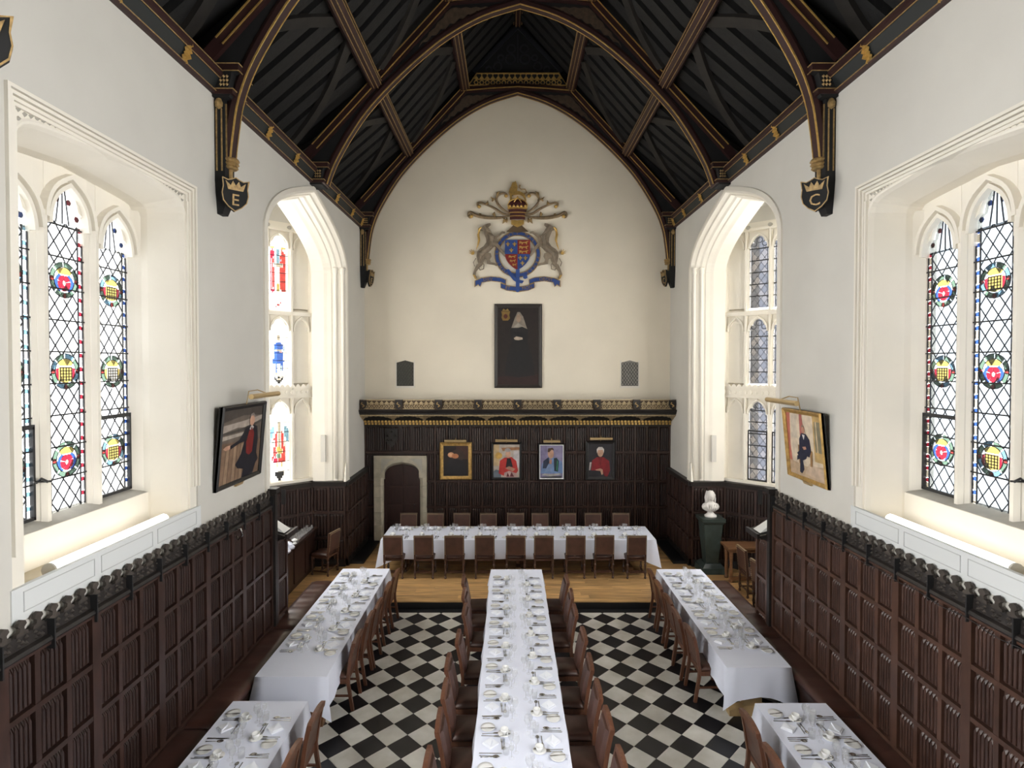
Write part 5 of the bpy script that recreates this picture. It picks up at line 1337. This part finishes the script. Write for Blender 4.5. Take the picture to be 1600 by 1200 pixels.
P4 = [((.022, .020, .026), full_), ((.48, .42, .40), [(0, .2), (.06, .2), (.12, .45), (.04, .44)]), ((.22, .012, .018), [(.1, .2), (.14, .5), (.35, .6), (.65, .6), (.88, .48), (.92, .2), (.8, 0), (.5, .08)]), ((.015, .014, .018), [(0, 0), (.7, 0), (.6, .16), (.2, .2), (0, .18)]), (skin2, ell(.5, .74, .13, .13)), ((.62, .58, .54), [(.35, .72), (.34, .84), (.42, .91), (.58, .91), (.66, .84), (.65, .72), (.6, .82), (.4, .82)]), (skin2, [(.28, .22), (.5, .26), (.6, .22), (.62, .08), (.55, .06), (.5, .18), (.3, .2)]), ((.16, .008, .012), [(.42, .6), (.5, .3), (.58, .6), (.5, .56)])]
for lab, (xa, xb, ya, yb), fwid, fm, inn, sh, lm in (
        ('gold-framed dark portrait beside the stone door arch', (687, 737, 691.5, 750), .09, goldframe, None, P1, (693, 727, 688.5)),
        ('black-framed portrait of a person in a red jacket and black top', (767.5, 815, 691.5, 750), .055, blackframe, None, P2, (773, 807.5, 688)),
        ('dark-framed portrait of a person in blue reading a book', (841, 883, 693, 751), .045, blackframe, paper, P3, (851, 877, 689)),
        ('black-framed portrait of a white-haired person in a red cardigan', (915.5, 962, 689, 751), .085, blackframe, None, P4, (923, 958, 685))):
    x0, x1, z0, z1 = ex(xa), ex(xb), ez(yb), ez(ya)
    picture(lab, Wend(x0, x1, z0, z1), fwid, fm, {'size': (x1 - x0, z1 - z0), 'shapes': sh}, 0, lamp=(ex(lm[1]) - ex(lm[0]), ez(lm[2]) - (z0 + z1) / 2, .14), inner=inn)
P5 = [((.016, .009, .008), full_), ((.030, .010, .009), [(0, 0), (1, 0), (1, .13), (0, .10)]), ((.007, .006, .008), [(.18, .12), (.22, .35), (.34, .55), (.30, .7), (.42, .77), (.62, .77), (.74, .7), (.72, .55), (.86, .32), (.9, .12), (.5, .09)]), ((.25, .21, .17), [(.33, .735), (.42, .87), (.48, .94), (.54, .94), (.62, .88), (.72, .72), (.6, .75), (.5, .735)]), ((.36, .25, .18), ell(.51, .86, .055, .055)), ((.34, .30, .25), [(.36, .735), (.5, .80), (.68, .73), (.58, .755), (.48, .745)]), ((.45, .36, .28), [(.39, .60), (.45, .625), (.60, .61), (.61, .585), (.5, .575), (.42, .58)]),
      ((.22, .13, .03), [(.08, .95), (.3, .95), (.28, .90), (.3, .86), (.25, .83), (.12, .83), (.09, .87), (.1, .91)]), ((.10, .02, .015), ell(.19, .885, .05, .03)), ((.28, .18, .05), [(.1, .955), (.14, .985), (.19, .965), (.24, .985), (.28, .955)])]
x0, x1, z0, z1 = (772.5 - 797) * .01645, (847 - 797) * .01645, 4.7 - (606 - 569) * .01645, 4.7 + (569 - 475) * .01645
picture('tall dark portrait of a robed figure in a white hood', Wend(x0, x1, z0, z1, Y_END - .005), .09, mat('dark_grey_frame', (.035, .028, .024), .45, var=.2), {'size': (x1 - x0, z1 - z0), 'shapes': P5}, 0)
# the two large portraits on the side walls
P6 = [((.13, .105, .085), full_), ((.055, .045, .04), [(0, .84), (.5, .9), (1, .86), (1, 1), (0, 1)]), ((.34, .29, .25), [(0, .70), (.35, .74), (.6, .72), (1, .80), (1, .86), (.5, .82), (0, .80)]), ((.055, .048, .042), [(0, .67), (.6, .68), (1, .76), (1, .79), (.5, .72), (0, .70)]), ((.38, .33, .28), [(0, .60), (.65, .62), (.6, .66), (0, .655)]), ((.16, .10, .065), [(0, 0), (1, 0), (1, .5), (.5, .54), (0, .56)])]
for q in range(6): P6.append(((.30, .20, .13) if q % 2 else (.22, .14, .09), [(.02 + q * .09, .0), (.09 + q * .09, 0), (.11 + q * .085, .5), (.05 + q * .085, .5)]))
P6 += [((.013, .013, .02), [(.18, .50), (.42, .56), (.56, .70), (.72, .745), (.88, .70), (.92, .5), (.90, .30), (.97, .20), (.9, .14), (.84, .0), (.55, .0), (.58, .12), (.42, .16), (.36, .22), (.48, .34), (.55, .52), (.42, .51), (.22, .46)]), ((.17, .014, .014), [(.62, .34), (.60, .5), (.66, .66), (.73, .7), (.8, .62), (.78, .34), (.7, .30)]), ((.5, .48, .46), [(.66, .68), (.71, .745), (.78, .70), (.73, .66)]), ((.16, .01, .01), [(.70, .7), (.74, .7), (.74, .62), (.71, .62)]), (skin2, ell(.72, .81, .065, .085)), ((.24, .21, .19), [(.655, .83), (.67, .9), (.74, .915), (.79, .87), (.785, .83), (.74, .875), (.68, .87)]), (skin2, [(.04, .49), (.10, .52), (.2, .52), (.2, .47), (.1, .46)])]
P7 = [((.60, .50, .38), full_), ((.44, .14, .10), [(0, .0), (.10, 0), (.06, .5), (.12, 1), (0, 1)]), ((.52, .45, .36), [(.12, .6), (.3, .6), (.3, 1), (.14, 1)]), ((.36, .12, .10), [(.38, .66), (.44, .6), (.50, .7), (.48, 1), (.40, 1)]), ((.45, .30, .12), [(.76, .3), (1, .3), (1, 1), (.78, 1)]), ((.20, .18, .12), [(.8, .45), (.97, .45), (.97, .92), (.82, .92)]), ((.56, .44, .27), [(.85, .45), (.88, .45), (.88, .92), (.85, .92)]), ((.45, .33, .22), [(.0, 0), (1, 0), (1, .25), (.5, .18), (0, .22)]), ((.50, .38, .28), [(.45, .06), (.95, .02), (1, .2), (.6, .24)]),
      ((.28, .15, .06), [(.3, .5), (.36, .5), (.34, .2), (.3, .2)]), ((.30, .17, .07), [(.62, .2), (.68, .2), (.72, .45), (.66, .45)]), ((.02, .022, .045), [(.33, .40), (.36, .6), (.44, .70), (.56, .70), (.66, .62), (.68, .44), (.62, .34), (.45, .36)]), ((.018, .02, .04), [(.26, .36), (.36, .42), (.6, .40), (.52, .30), (.42, .26), (.44, .12), (.36, .04), (.30, .06), (.34, .28)]), ((.02, .022, .04), [(.40, .34), (.26, .32), (.24, .24), (.36, .28)]), ((.6, .58, .55), [(.46, .68), (.50, .6), (.54, .68)]), (skin, ell(.50, .76, .045, .06)), ((.22, .17, .13), [(.455, .78), (.47, .83), (.53, .83), (.545, .78), (.5, .81)]), (skin, [(.44, .48), (.54, .50), (.56, .46), (.48, .44)])]
for s, ya, yb, za, zb, fm, inn, sh, lab in ((-1, 7.05, 8.30, 3.08, 4.16, blackframe, None, P6, 'large dark-framed portrait of a standing person leaning on a wall, on the left wall'),
                                           (1, 7.20, 8.22, 3.08, 4.07, goldframe, None, P7, 'large gilt-framed portrait of a seated person in a suit, on the right wall')):
    def Wside(a, b, d, s=s, ya=ya, yb=yb, za=za, zb=zb):
        h = (zb - za)
        return (CX + s * (UW - .012 - d - .10 * (b + h / 2) / h), (ya + yb) / 2 + (a if s < 0 else -a), (za + zb) / 2 + b)
    r = picture(lab, Wside, .06, fm, {'size': (yb - ya, zb - za), 'shapes': sh}, 0, lamp=(.85, (zb - za) / 2 + .12, .28))
    w2, h2 = (yb - ya) / 2, (zb - za) / 2
    b = MB(); rows = [[Wside(c1 * w2, c2 * h2, .03), Wside(c1 * w2, c2 * h2, -.02)] for c1, c2 in ((-1, -1), (1, -1), (1, 1), (-1, 1), (-1, -1))]
    b.loft(rows).build('frame_side', blackframe, r)
    MB().hexa([Wside(-.09, -h2 - .035, .0), Wside(.09, -h2 - .035, .0), Wside(.09, -h2 - .035, .03), Wside(-.09, -h2 - .035, .03), Wside(-.09, -h2 + .005, .0), Wside(.09, -h2 + .005, .0), Wside(.09, -h2 + .005, .045), Wside(-.09, -h2 + .005, .045)]).build('name_plate', brass, r)

# ------------------------------------------------------------------ royal arms on the gable wall
AK = .01636 / 6
AZ = lambda cy: 4.7 - ((cy / 6 + 270) - 569) * .01636
arms = thing('coat_of_arms', 'painted and gilded royal coat of arms high on the gable wall', 'coat of arms', (CX, Y_END, AZ(1130)))
def AF(cx, cy, d): return (CX + (cx - 540) * AK, Y_END - d, AZ(cy))
def apoly(name, pts, m, d0=.0, d1=.04, parent=None, mirror=False, label=None, build=True, b=None):
    bb = b or MB(); n = len(pts)
    for sg in ((1, -1) if mirror else (1,)):
        q = [(540 + sg * (x - 540), y) for x, y in pts]
        bb.add([AF(x, y, d0) for x, y in q] + [AF(x, y, d1) for x, y in q], [tuple(range(n)), tuple(range(2 * n - 1, n - 1, -1))] + [(i, (i + 1) % n, n + (i + 1) % n, n + i) for i in range(n)])
    return bb.build(name, m, parent or arms) if build else bb
ablue = mat('arms_blue', (.025, .07, .27), .5, var=.15, scale=10); ared = mat('arms_red', (.24, .018, .014), .5, var=.15, scale=10)
agrey = mat('arms_grey', (.27, .215, .155), .6, var=.25, scale=14); asilver = mat('arms_silver', (.27, .19, .105), .45, metal=.25, var=.3, scale=14)
acrimson = mat('arms_crimson', (.075, .012, .012), .6, var=.2, scale=9); ainner = mat('arms_white', (.68, .65, .57), .7)
# garter
gar = []
cx, cy = 540, 762
b = MB(); rows = []
for k in range(41):
    a = 2 * PI * k / 40; rows.append([AF(cx + r * math.cos(a), cy + r * math.sin(a), d) for r, d in ((178, 0), (178, .03), (214, .03), (214, 0))])
b.loft(rows, 0, True, False); garter = b.build('garter', ablue, arms)
b = MB()
for r in (176, 214):
    b.sweep([(cx + r * math.cos(2 * PI * k / 40), cy + r * math.sin(2 * PI * k / 40)) for k in range(41)], [(-4, .026), (4, .026), (4, .04), (-4, .04)], lambda x, y, t: AF(x, y, t))
b.build('garter_edge', dullgold, garter)
apoly('garter_ground', [(cx + 177 * math.cos(2 * PI * k / 30), cy + 177 * math.sin(2 * PI * k / 30)) for k in range(30)], ainner, 0, .008)
words_ = 'HONI SOIT QVI MAL Y PENSE'
for k, ch in enumerate(words_):
    if ch == ' ': continue
    a = math.radians(118 + k * 12.6)      # clockwise from lower left
    me = text_mesh(ch, .095, dullgold, .003)
    rot = -(a - 1.5 * PI) if False else None
    px, py = cx + 196 * math.cos(a), cy + 196 * math.sin(a)
    th = -(a + PI / 2)
    o3 = AF(px, py, .036)
    ca, sa = math.cos(th), math.sin(th)
    off = origin(garter)
    for v in me.vertices: x, y, z = v.co; v.co = Vector((o3[0] + x * ca - y * sa, o3[1] - z, o3[2] + x * sa + y * ca)) - off
    link('letter', me, garter)
# shield of four quarters
def shx(y): return 118 if y < 760 else 118 * math.cos((y - 760) / 145 * PI / 2 * .98) ** .75
def quarter(sx, y0, y1, m):
    ys = frange(y0, y1, 8); pts = [(540, y) for y in ys] + [(540 + sx * shx(y), y) for y in ys[::-1]]
    return apoly('shield_quarter', pts, m, .01, .055)
qs = [quarter(-1, 630, 762, ablue), quarter(1, 630, 762, ared), quarter(-1, 762, 904, ared), quarter(1, 762, 904, ablue)]
lis = [(0, -22), (7, -10), (4, 0), (14, -8), (20, 0), (14, 6), (5, 5), (8, 18), (0, 22), (-8, 18), (-5, 5), (-14, 6), (-20, 0), (-14, -8), (-4, 0), (-7, -10)]
lion = [(-44, -4), (-36, -14), (-24, -12), (-12, -6), (12, -8), (26, -12), (38, -16), (44, -8), (34, -8), (28, 0), (32, 14), (22, 16), (18, 2), (-6, 2), (-10, 14), (-20, 15), (-20, 4), (-30, 4), (-36, 14), (-42, 10), (-36, 0)]
for qi, pts in ((0, ((450, 668), (512, 668), (482, 724))), (3, ((566, 797), (614, 797), (586, 846)))):
    for x, y in pts: apoly('fleur_de_lis', [(x + a, y + c) for a, c in lis], gold, .05, .064, qs[qi])
for qi, pts, k in ((1, ((598, 657), (598, 700), (598, 741)), 1.05), (2, ((492, 787), (496, 826), (512, 862)), .85)):
    for j, (x, y) in enumerate(pts): apoly('lion_passant', [(x + a * k * (1 - .22 * j * (qi == 2)), y + c * k) for a, c in lion], gold, .05, .064, qs[qi])
# supporters
yale = [(286, 474), (262, 478), (232, 490), (204, 508), (188, 524), (196, 534), (214, 540), (228, 575), (244, 612), (248, 652), (222, 690), (182, 716), (162, 742), (156, 782), (164, 826), (172, 850), (150, 874), (134, 912), (122, 948), (124, 962), (140, 976), (152, 990), (160, 978), (148, 958), (152, 924), (176, 890), (212, 856), (226, 818), (232, 800), (250, 808), (252, 852), (318, 862), (348, 872), (346, 852), (290, 838), (280, 812), (296, 782), (290, 756), (262, 748), (290, 722), (318, 690), (340, 688), (388, 748), (416, 784), (428, 770), (402, 732), (366, 676), (346, 652), (350, 606), (400, 566), (424, 566), (422, 552), (396, 550), (346, 590), (318, 600), (284, 566), (266, 536), (268, 512), (290, 488)]
for sg, w_ in ((1, 'left'), (-1, 'right')):
    q = [(540 + sg * (x - 540), y) for x, y in yale]
    y_ = apoly('supporter', q, agrey, .0, .07)
    def T(pts, r, m, nm, n=6): return MB().tube([AF(540 + sg * (x - 540), y, d) for x, y, d in pts], [v * AK for v in r] if isinstance(r, list) else r * AK, n).build(nm, m, y_)
    T([(200, 512, .06), (182, 530, .06), (172, 580, .06), (180, 630, .06), (168, 680, .05), (152, 718, .04)], [8, 12, 11, 11, 7, 2], gold, 'curling_horn')
    T([(158, 860, .05), (190, 912, .05), (222, 900, .05), (226, 862, .05), (214, 846, .05)], 5, agrey, 'tail')
    T([(150, 800, .05), (126, 840, .05), (138, 876, .04)], 4, agrey, 'tail_loop')
    bt = MB()
    for k in range(7): 
        a = k * .9; bt.tube([AF(540 + sg * (128 - 540), 760, .05), AF(540 + sg * (112 + 26 * math.cos(a) - 540), 742 + 26 * math.sin(a), .06)], [7 * AK, 2 * AK], 5)
    bt.build('tail_tuft', gold, y_)
    apoly('hoof', [(540 + sg * (x - 540), y) for x, y in ((120, 955), (142, 960), (160, 1000), (140, 992))], gold, .02, .075, y_)
    T([(232, 492, .075), (262, 540, .08), (300, 600, .085), (280, 690, .085), (200, 760, .085), (190, 840, .07)], [10, 20, 26, 24, 26, 8], agrey, 'body_relief', 8)
# helm, crown, lion crest
apoly('helm', [(500, 495), (580, 495), (640, 550), (600, 552), (560, 560), (520, 560), (480, 552), (440, 550)], mat('helm_brown', (.13, .085, .045), .5), 0, .06)
apoly('gold_collar', [(480, 445), (540, 452), (600, 445), (600, 480), (570, 500), (540, 514), (510, 500), (480, 480)], gold, .0, .09)
b = MB().lathe([(66, 0), (70, .0)], 3) if False else MB()
rows = []
for y, r in ((440, 70), (405, 72), (380, 78), (376, 80), (340, 84), (310, 94), (285, 88), (262, 60), (250, 20)):
    rows.append([AF(540 + r * math.cos(a), y, .02 + .09 * (r / 95) * math.sin(a)) for a in frange(0, PI, 10)])
b.loft(rows, 0, False, False); cr = b.build('crown_cap', acrimson, arms, smooth=True)
b = MB()
for y, r in ((376, 82), (340, 86), (330, 88), (408, 73)): b.tube([AF(540 + r * math.cos(a), y, .025 + .09 * (r / 95) * math.sin(a)) for a in frange(0, PI, 10)], 5 * AK, 5)
for sg in (-1, -.4, .4, 1): b.tube([AF(540 + sg * 86, 335, .06), AF(540 + sg * 92, 305, .085), AF(540 + sg * 75, 275, .09), AF(540 + sg * 30, 252, .09), AF(540, 246, .08)], 5 * AK, 5)
for k in range(5):
    x = 540 + (k - 2) * 36; b.add([AF(x - 13, 320, .115), AF(x, 305, .115), AF(x + 13, 320, .115), AF(x, 335, .115), AF(x, 320, .14)], [(0, 1, 4), (1, 2, 4), (2, 3, 4), (3, 0, 4)])
b.lathe([(0, -.03), (.035, 0), (.0, .04)], 8, AF(540, 236, .08)); b.build('crown_band', gold, cr)
apoly('lion_crest', [(470, 262), (488, 262), (486, 222), (500, 210), (560, 208), (590, 222), (610, 262), (624, 262), (608, 215), (590, 195), (560, 182), (535, 178), (540, 140), (532, 112), (522, 84), (514, 96), (496, 98), (486, 112), (480, 135), (466, 160), (458, 190), (468, 215)], gold, .02, .10)
MB().tube([AF(x, y, .07) for x, y in ((600, 205), (626, 188), (610, 160), (572, 160), (556, 145), (562, 122))], [7 * AK, 6 * AK, 6 * AK, 6 * AK, 7 * AK, 9 * AK], 6).build('lion_tail', dullgold, arms)
# mantling scrolls
for sg in (1, -1):
    for pts, r in ((((470, 405), (400, 420), (320, 425), (230, 418), (150, 400), (100, 370), (80, 395), (95, 420), (120, 415)), [6, 11, 15, 18, 17, 12, 13, 11, 5]),
                   (((470, 395), (400, 385), (340, 345), (270, 310), (200, 285), (168, 290), (172, 322), (192, 318)), [6, 12, 12, 10, 10, 12, 10, 5]),
                   (((470, 385), (400, 340), (350, 285), (345, 235), (380, 200), (420, 195), (440, 215), (430, 232)), [5, 10, 12, 11, 10, 11, 11, 5]),
                   (((300, 268), (320, 255), (290, 230)), [8, 16, 3]), (((240, 300), (258, 290), (262, 262)), [6, 14, 2]), (((330, 415), (318, 390), (325, 368)), [8, 16, 3]), (((410, 425), (420, 450), (400, 478)), [8, 16, 3]), (((440, 425), (436, 455), (440, 470)), [8, 12, 3]), (((200, 420), (190, 390), (180, 385)), [8, 12, 3]), (((345, 240), (352, 195), (376, 180)), [8, 14, 3])):
        MB().tube([AF(540 + sg * (x - 540), y, .05) for x, y in smoothpath(pts, 3)] if len(pts) > 3 else [AF(540 + sg * (x - 540), y, .06) for x, y in pts],
                  [v * AK for v in ([r[min(int(i / 3), len(r) - 1)] + (r[min(int(i / 3) + 1, len(r) - 1)] - r[min(int(i / 3), len(r) - 1)]) * (i % 3) / 3 for i in range((len(pts) - 1) * 3 + 1)] if len(pts) > 3 else r)], 7).build('mantling', asilver if len(pts) > 3 else dullgold, arms, smooth=True)
    for x, y in ((108, 412), (182, 322), (432, 222)): MB().lathe([(0, -.05), (.04, -.02), (.05, .0), (.04, .03), (0, .05)], 8, AF(540 + sg * (x - 540), y, .07)).build('gilt_curl', gold, arms, smooth=True)
# belt and motto ribbon
apoly('belt', [(430, 905), (460, 905), (500, 955), (540, 1000), (600, 1012), (585, 1036), (540, 1030), (500, 1005), (460, 955)], ablue, .035, .06)
apoly('belt_tail', [(525, 905), (560, 905), (558, 1110), (540, 1118), (524, 1110)], ablue, .03, .05)
apoly('buckle', [(592, 968), (606, 950), (630, 960), (634, 985), (612, 996), (594, 988)], ablue, .04, .07)
for nm, pts in (('ribbon_end', [(140, 1010), (200, 985), (290, 972), (380, 980), (432, 1000), (428, 1045), (380, 1022), (290, 1012), (205, 1025), (190, 1066), (170, 1045), (140, 1066)]), ('ribbon_centre', [(382, 1030), (440, 1055), (540, 1068), (540, 1112), (440, 1100), (382, 1076)])):
    for sg in (1, -1): 
        q = [(540 + sg * (x - 540), y) for x, y in pts]; rb = apoly(nm, q, ablue, .0, .035)
        b = MB(); q2 = q + [q[0]]; b.sweep(q2, [(-3, .03), (3, .03), (3, .042), (-3, .042)], lambda x, y, t: AF(x, y, t)); b.build('ribbon_edge', dullgold, rb)
for word, (x, y), rot, sz in (('DIEV', (262, 998), .05, .115), ('ET', (448, 1078), -.12, .11), ('MON', (630, 1078), .12, .11), ('DROIT', (808, 998), -.05, .115)):
    me = text_mesh(word, sz, dullgold, .004); o3 = AF(x, y, .042); off = origin(arms); ca, sa = math.cos(rot), math.sin(rot)
    for v in me.vertices: p = v.co.copy(); v.co = Vector((o3[0] + p.x * ca - p.y * sa, o3[1] - p.z, o3[2] + p.x * sa + p.y * ca)) - off
    link('motto_word', me, arms)

# ------------------------------------------------------------------ oriel furniture
# bust on its pedestal
PX, PY = 4.43, 12.39
ped = thing('pedestal', 'dark green tapering stone pedestal in the right oriel', 'pedestal', (PX, PY, Z_DAIS))
def taper(z0, z1, a0, a1): return MB().hexa([(PX - a0, PY - a0, z0), (PX + a0, PY - a0, z0), (PX + a0, PY + a0, z0), (PX - a0, PY + a0, z0), (PX - a1, PY - a1, z1), (PX + a1, PY - a1, z1), (PX + a1, PY + a1, z1), (PX - a1, PY + a1, z1)])
taper(Z_DAIS, .26, .28, .26).build('plinth', greenstone, ped); taper(.26, .34, .24, .17).build('plinth_moulding', greenstone, ped)
taper(.34, 1.20, .13, .20).build('shaft', greenstone, ped); taper(1.20, 1.27, .20, .25).build('cap_moulding', greenstone, ped); taper(1.27, 1.335, .25, .25).build('cap', greenstone, ped)
bust = thing('marble_bust', 'white marble bust of a long-haired person on the green pedestal', 'bust', (PX, PY, 1.335))
MB().lathe([(.13, 0), (.135, .03), (.10, .05), (.065, .09), (.06, .11), (.09, .13)], 14, (PX, PY, 1.335)).build('socle', whitemarble, bust, smooth=True)
b = MB(); rows = []
for z, rx, ry, oy in ((1.44, .05, .05, 0), (1.47, .12, .08, 0), (1.51, .18, .10, .0), (1.56, .195, .11, .0), (1.61, .17, .10, .0), (1.645, .10, .08, .0), (1.665, .062, .065, -.005), (1.70, .058, .062, -.01), (1.72, .070, .085, -.015), (1.76, .080, .10, -.015), (1.80, .085, .105, -.01), (1.84, .086, .105, -.005), (1.88, .070, .09, .0), (1.905, .035, .05, .0), (1.912, .005, .01, .0)):
    rows.append([(PX + rx * math.cos(a), PY + oy + ry * math.sin(a), z) for a in [2 * PI * k / 18 for k in range(18)]])
b.loft(rows, 0, True, True)
b.add([(PX - .014, PY - .11, 1.76), (PX + .014, PY - .11, 1.76), (PX, PY - .145, 1.765), (PX, PY - .108, 1.825)], [(0, 1, 2), (0, 2, 3), (1, 3, 2)])
b.build('head_and_shoulders', whitemarble, bust, smooth=True)
b = MB()
for sg in (-1, 1):
    for q in range(4):
        b.tube([(PX + sg * (.03 + .012 * q), PY - .02 + q * .03, 1.895), (PX + sg * .084, PY - .03 + q * .03, 1.82), (PX + sg * (.092 + .008 * (q % 2)), PY - .03 + q * .03, 1.74), (PX + sg * .086, PY - .03 + q * .03, 1.67), (PX + sg * .10, PY - .03 + q * .03, 1.61)], [.008, .015, .018, .017, .008], 7)
for q in range(5): b.tube([(PX - .12 + q * .06, PY - .10 + abs(q - 2) * .012, 1.62), (PX - .10 + q * .05, PY - .115, 1.55), (PX - .06 + q * .03, PY - .09, 1.47)], [.012, .018, .008], 6)
for sg in (-1, 1): b.lathe([(0, -.008), (.011, 0), (0, .008)], 6, (PX + sg * .03, PY - .108, 1.815))
b.tube([(PX - .025, PY - .113, 1.735), (PX, PY - .12, 1.738), (PX + .025, PY - .113, 1.735)], .007, 5)
b.build('curls_and_drapery', whitemarble, bust, smooth=True)
def plain_table(label, x0, x1, y0, y1, top):
    t = thing('side_table', label, 'table', ((x0 + x1) / 2, (y0 + y1) / 2, Z_DAIS))
    MB().box(x0, x1, y0, y1, top - .04, top).build('tabletop', tablewood, t); MB().box(x0 + .06, x1 - .06, y0 + .06, y1 - .06, top - .12, top - .04).build('apron', tablewood, t)
    for x in (x0 + .1, x1 - .1):
        for y in (y0 + .1, y1 - .1): MB().lathe([(.035, 0), (.045, .04), (.03, .08), (.04, .25), (.028, .4), (.042, .55), (.042, top - Z_DAIS - .1)], 8, (x, y, Z_DAIS)).build('leg', tablewood, t)
    MB().box(x0 + .07, x1 - .07, y0 + .07, y0 + .13, Z_DAIS + .05, Z_DAIS + .12).build('stretcher', tablewood, t)
plain_table('brown oak table beside the bust in the right oriel', 4.52, 5.45, 11.6, 12.05, .89)
plain_table('brown oak table along the outer side of the right oriel', 5.05, 5.6, 9.75, 11.45, .89)
put_chair(hh, 4.83, 11.08, Z_DAIS, -PI / 2, 'studded leather chair in the right oriel by the oak tables', 'oriel chairs')
put_chair(hh, 4.78, 10.3, Z_DAIS, -PI / 2 + .1, 'studded leather chair half hidden behind the right panelling end', 'oriel chairs')
put_chair(hh, -4.06, 12.25, Z_DAIS, PI / 2 - .25, 'studded leather chair in front of the sideboard in the left oriel', 'oriel chairs')
# sideboard with glasses and linen
sbd = thing('sideboard', 'long dark oak sideboard in the left oriel', 'sideboard', (-4.62, 11.0, Z_DAIS))
MB().box(-4.95, -4.32, 9.3, 12.62, 1.0, 1.04).build('worktop', oakrail, sbd); MB().box(-4.92, -4.38, 9.35, 12.55, Z_DAIS, 1.0).build('carcass', oak, sbd)
for k in range(5): MB().box(-4.38, -4.355, 9.45 + k * .62, 10.0 + k * .62, .25, .95).build('door', oakrail, sbd)
for k in range(16):
    o = link('water_tumbler', KM['water_tumbler'], None, (-4.40 - .11 * (k % 2), 11.55 + .125 * (k // 2), 1.04)); tag(o, f'clear tumbler on the sideboard, {"front" if k % 2 == 0 else "back"} row, {ORD[k // 2]} from the near end', 'glass', 'sideboard tumblers')
for k, (y, z, r) in enumerate(((10.85, 1.04, .15), (11.12, 1.04, .13), (10.9, 1.16, .11))):
    b = MB(); rows = []
    for j, (rr, zz) in enumerate(((.9, 0), (1, .3), (.8, .7), (.3, 1.0))):
        rows.append([(-4.42 + r * rr * (1 + .18 * math.sin(a * 3 + k + j)) * math.cos(a), y + r * rr * (1 + .15 * math.cos(a * 4 + k)) * math.sin(a), z + zz * .13) for a in [2 * PI * q / 12 for q in range(12)]])
    o = b.loft(rows, 0, True, True).build('linen_bundle', linen); tag(o, ('larger', 'smaller', 'upper')[k] + ' crumpled white linen bundle on the sideboard', 'linen', 'sideboard linen')
b = MB(); b.lathe([(.03, 0), (.05, .02), (.02, .05), (.06, .09), (.02, .12)], 8, (-4.38, 11.38, 1.04)); o = b.build('ornament', china); tag(o, 'small cream ornament between linen and tumblers on the sideboard', 'ornament')
# round screen behind the chair
scr = thing('round_screen', 'round dark green screen standing behind the left oriel chair', 'screen', (-4.13, 12.72, Z_DAIS))
b = MB(); polyprism(b, circ(-4.13, .68, .235, 24), 12.72, 12.76, lambda a, d, z: (a, d, z)); b.build('disc', mat('screen_green', (.035, .035, .022), .4, var=.3), scr)
b = MB().sweep([(-4.13 + .235 * math.cos(t), .68 + .235 * math.sin(t)) for t in frange(0, 2 * PI, 24)], [(-.012, -.012), (.012, -.012), (.012, .04), (-.012, .04)], lambda a, z, t: (a, 12.72 + t, z)); b.build('rim', iron, scr)
MB().box(-4.15, -4.11, 12.73, 12.75, Z_DAIS, .46).box(-4.3, -3.96, 12.68, 12.79, Z_DAIS, Z_DAIS + .03).build('stand', iron, scr)
MB().tube([(-4.18, 12.74, .90), (-4.2, 12.74, 1.03), (-4.06, 12.74, 1.03), (-4.08, 12.74, .90)], .012, 6).build('handle', iron, scr)
# bright hook on the left panelling, wire along the right one
hk = thing('wall_hook', 'small bright chrome hook on the left panelling under the portrait', 'hook', (-3.63, 7.41, 2.42))
MB().tube([(-3.66, 7.41, 2.52), (-3.56, 7.41, 2.53), (-3.54, 7.41, 2.44), (-3.60, 7.41, 2.38), (-3.62, 7.42, 2.42)], .013, 7).build('hook_arm', silver, hk, smooth=True)
MB().lathe([(.03, 0), (.035, .01), (0, .03)], 8, (-3.64, 7.41, 2.5)).build('rose', silver, hk)
pts = []
for k in range(40):
    y = 8.5 - k * .12; pts.append((CX + UW - .135 - .004 * math.sin(k), y, 2.475 + .012 * math.sin(k * 1.3)))
o = MB().tube(pts, .004, 5).build('picture_wire', iron); tag(o, 'thin dark wire strung along the top of the right panelling', 'wire')
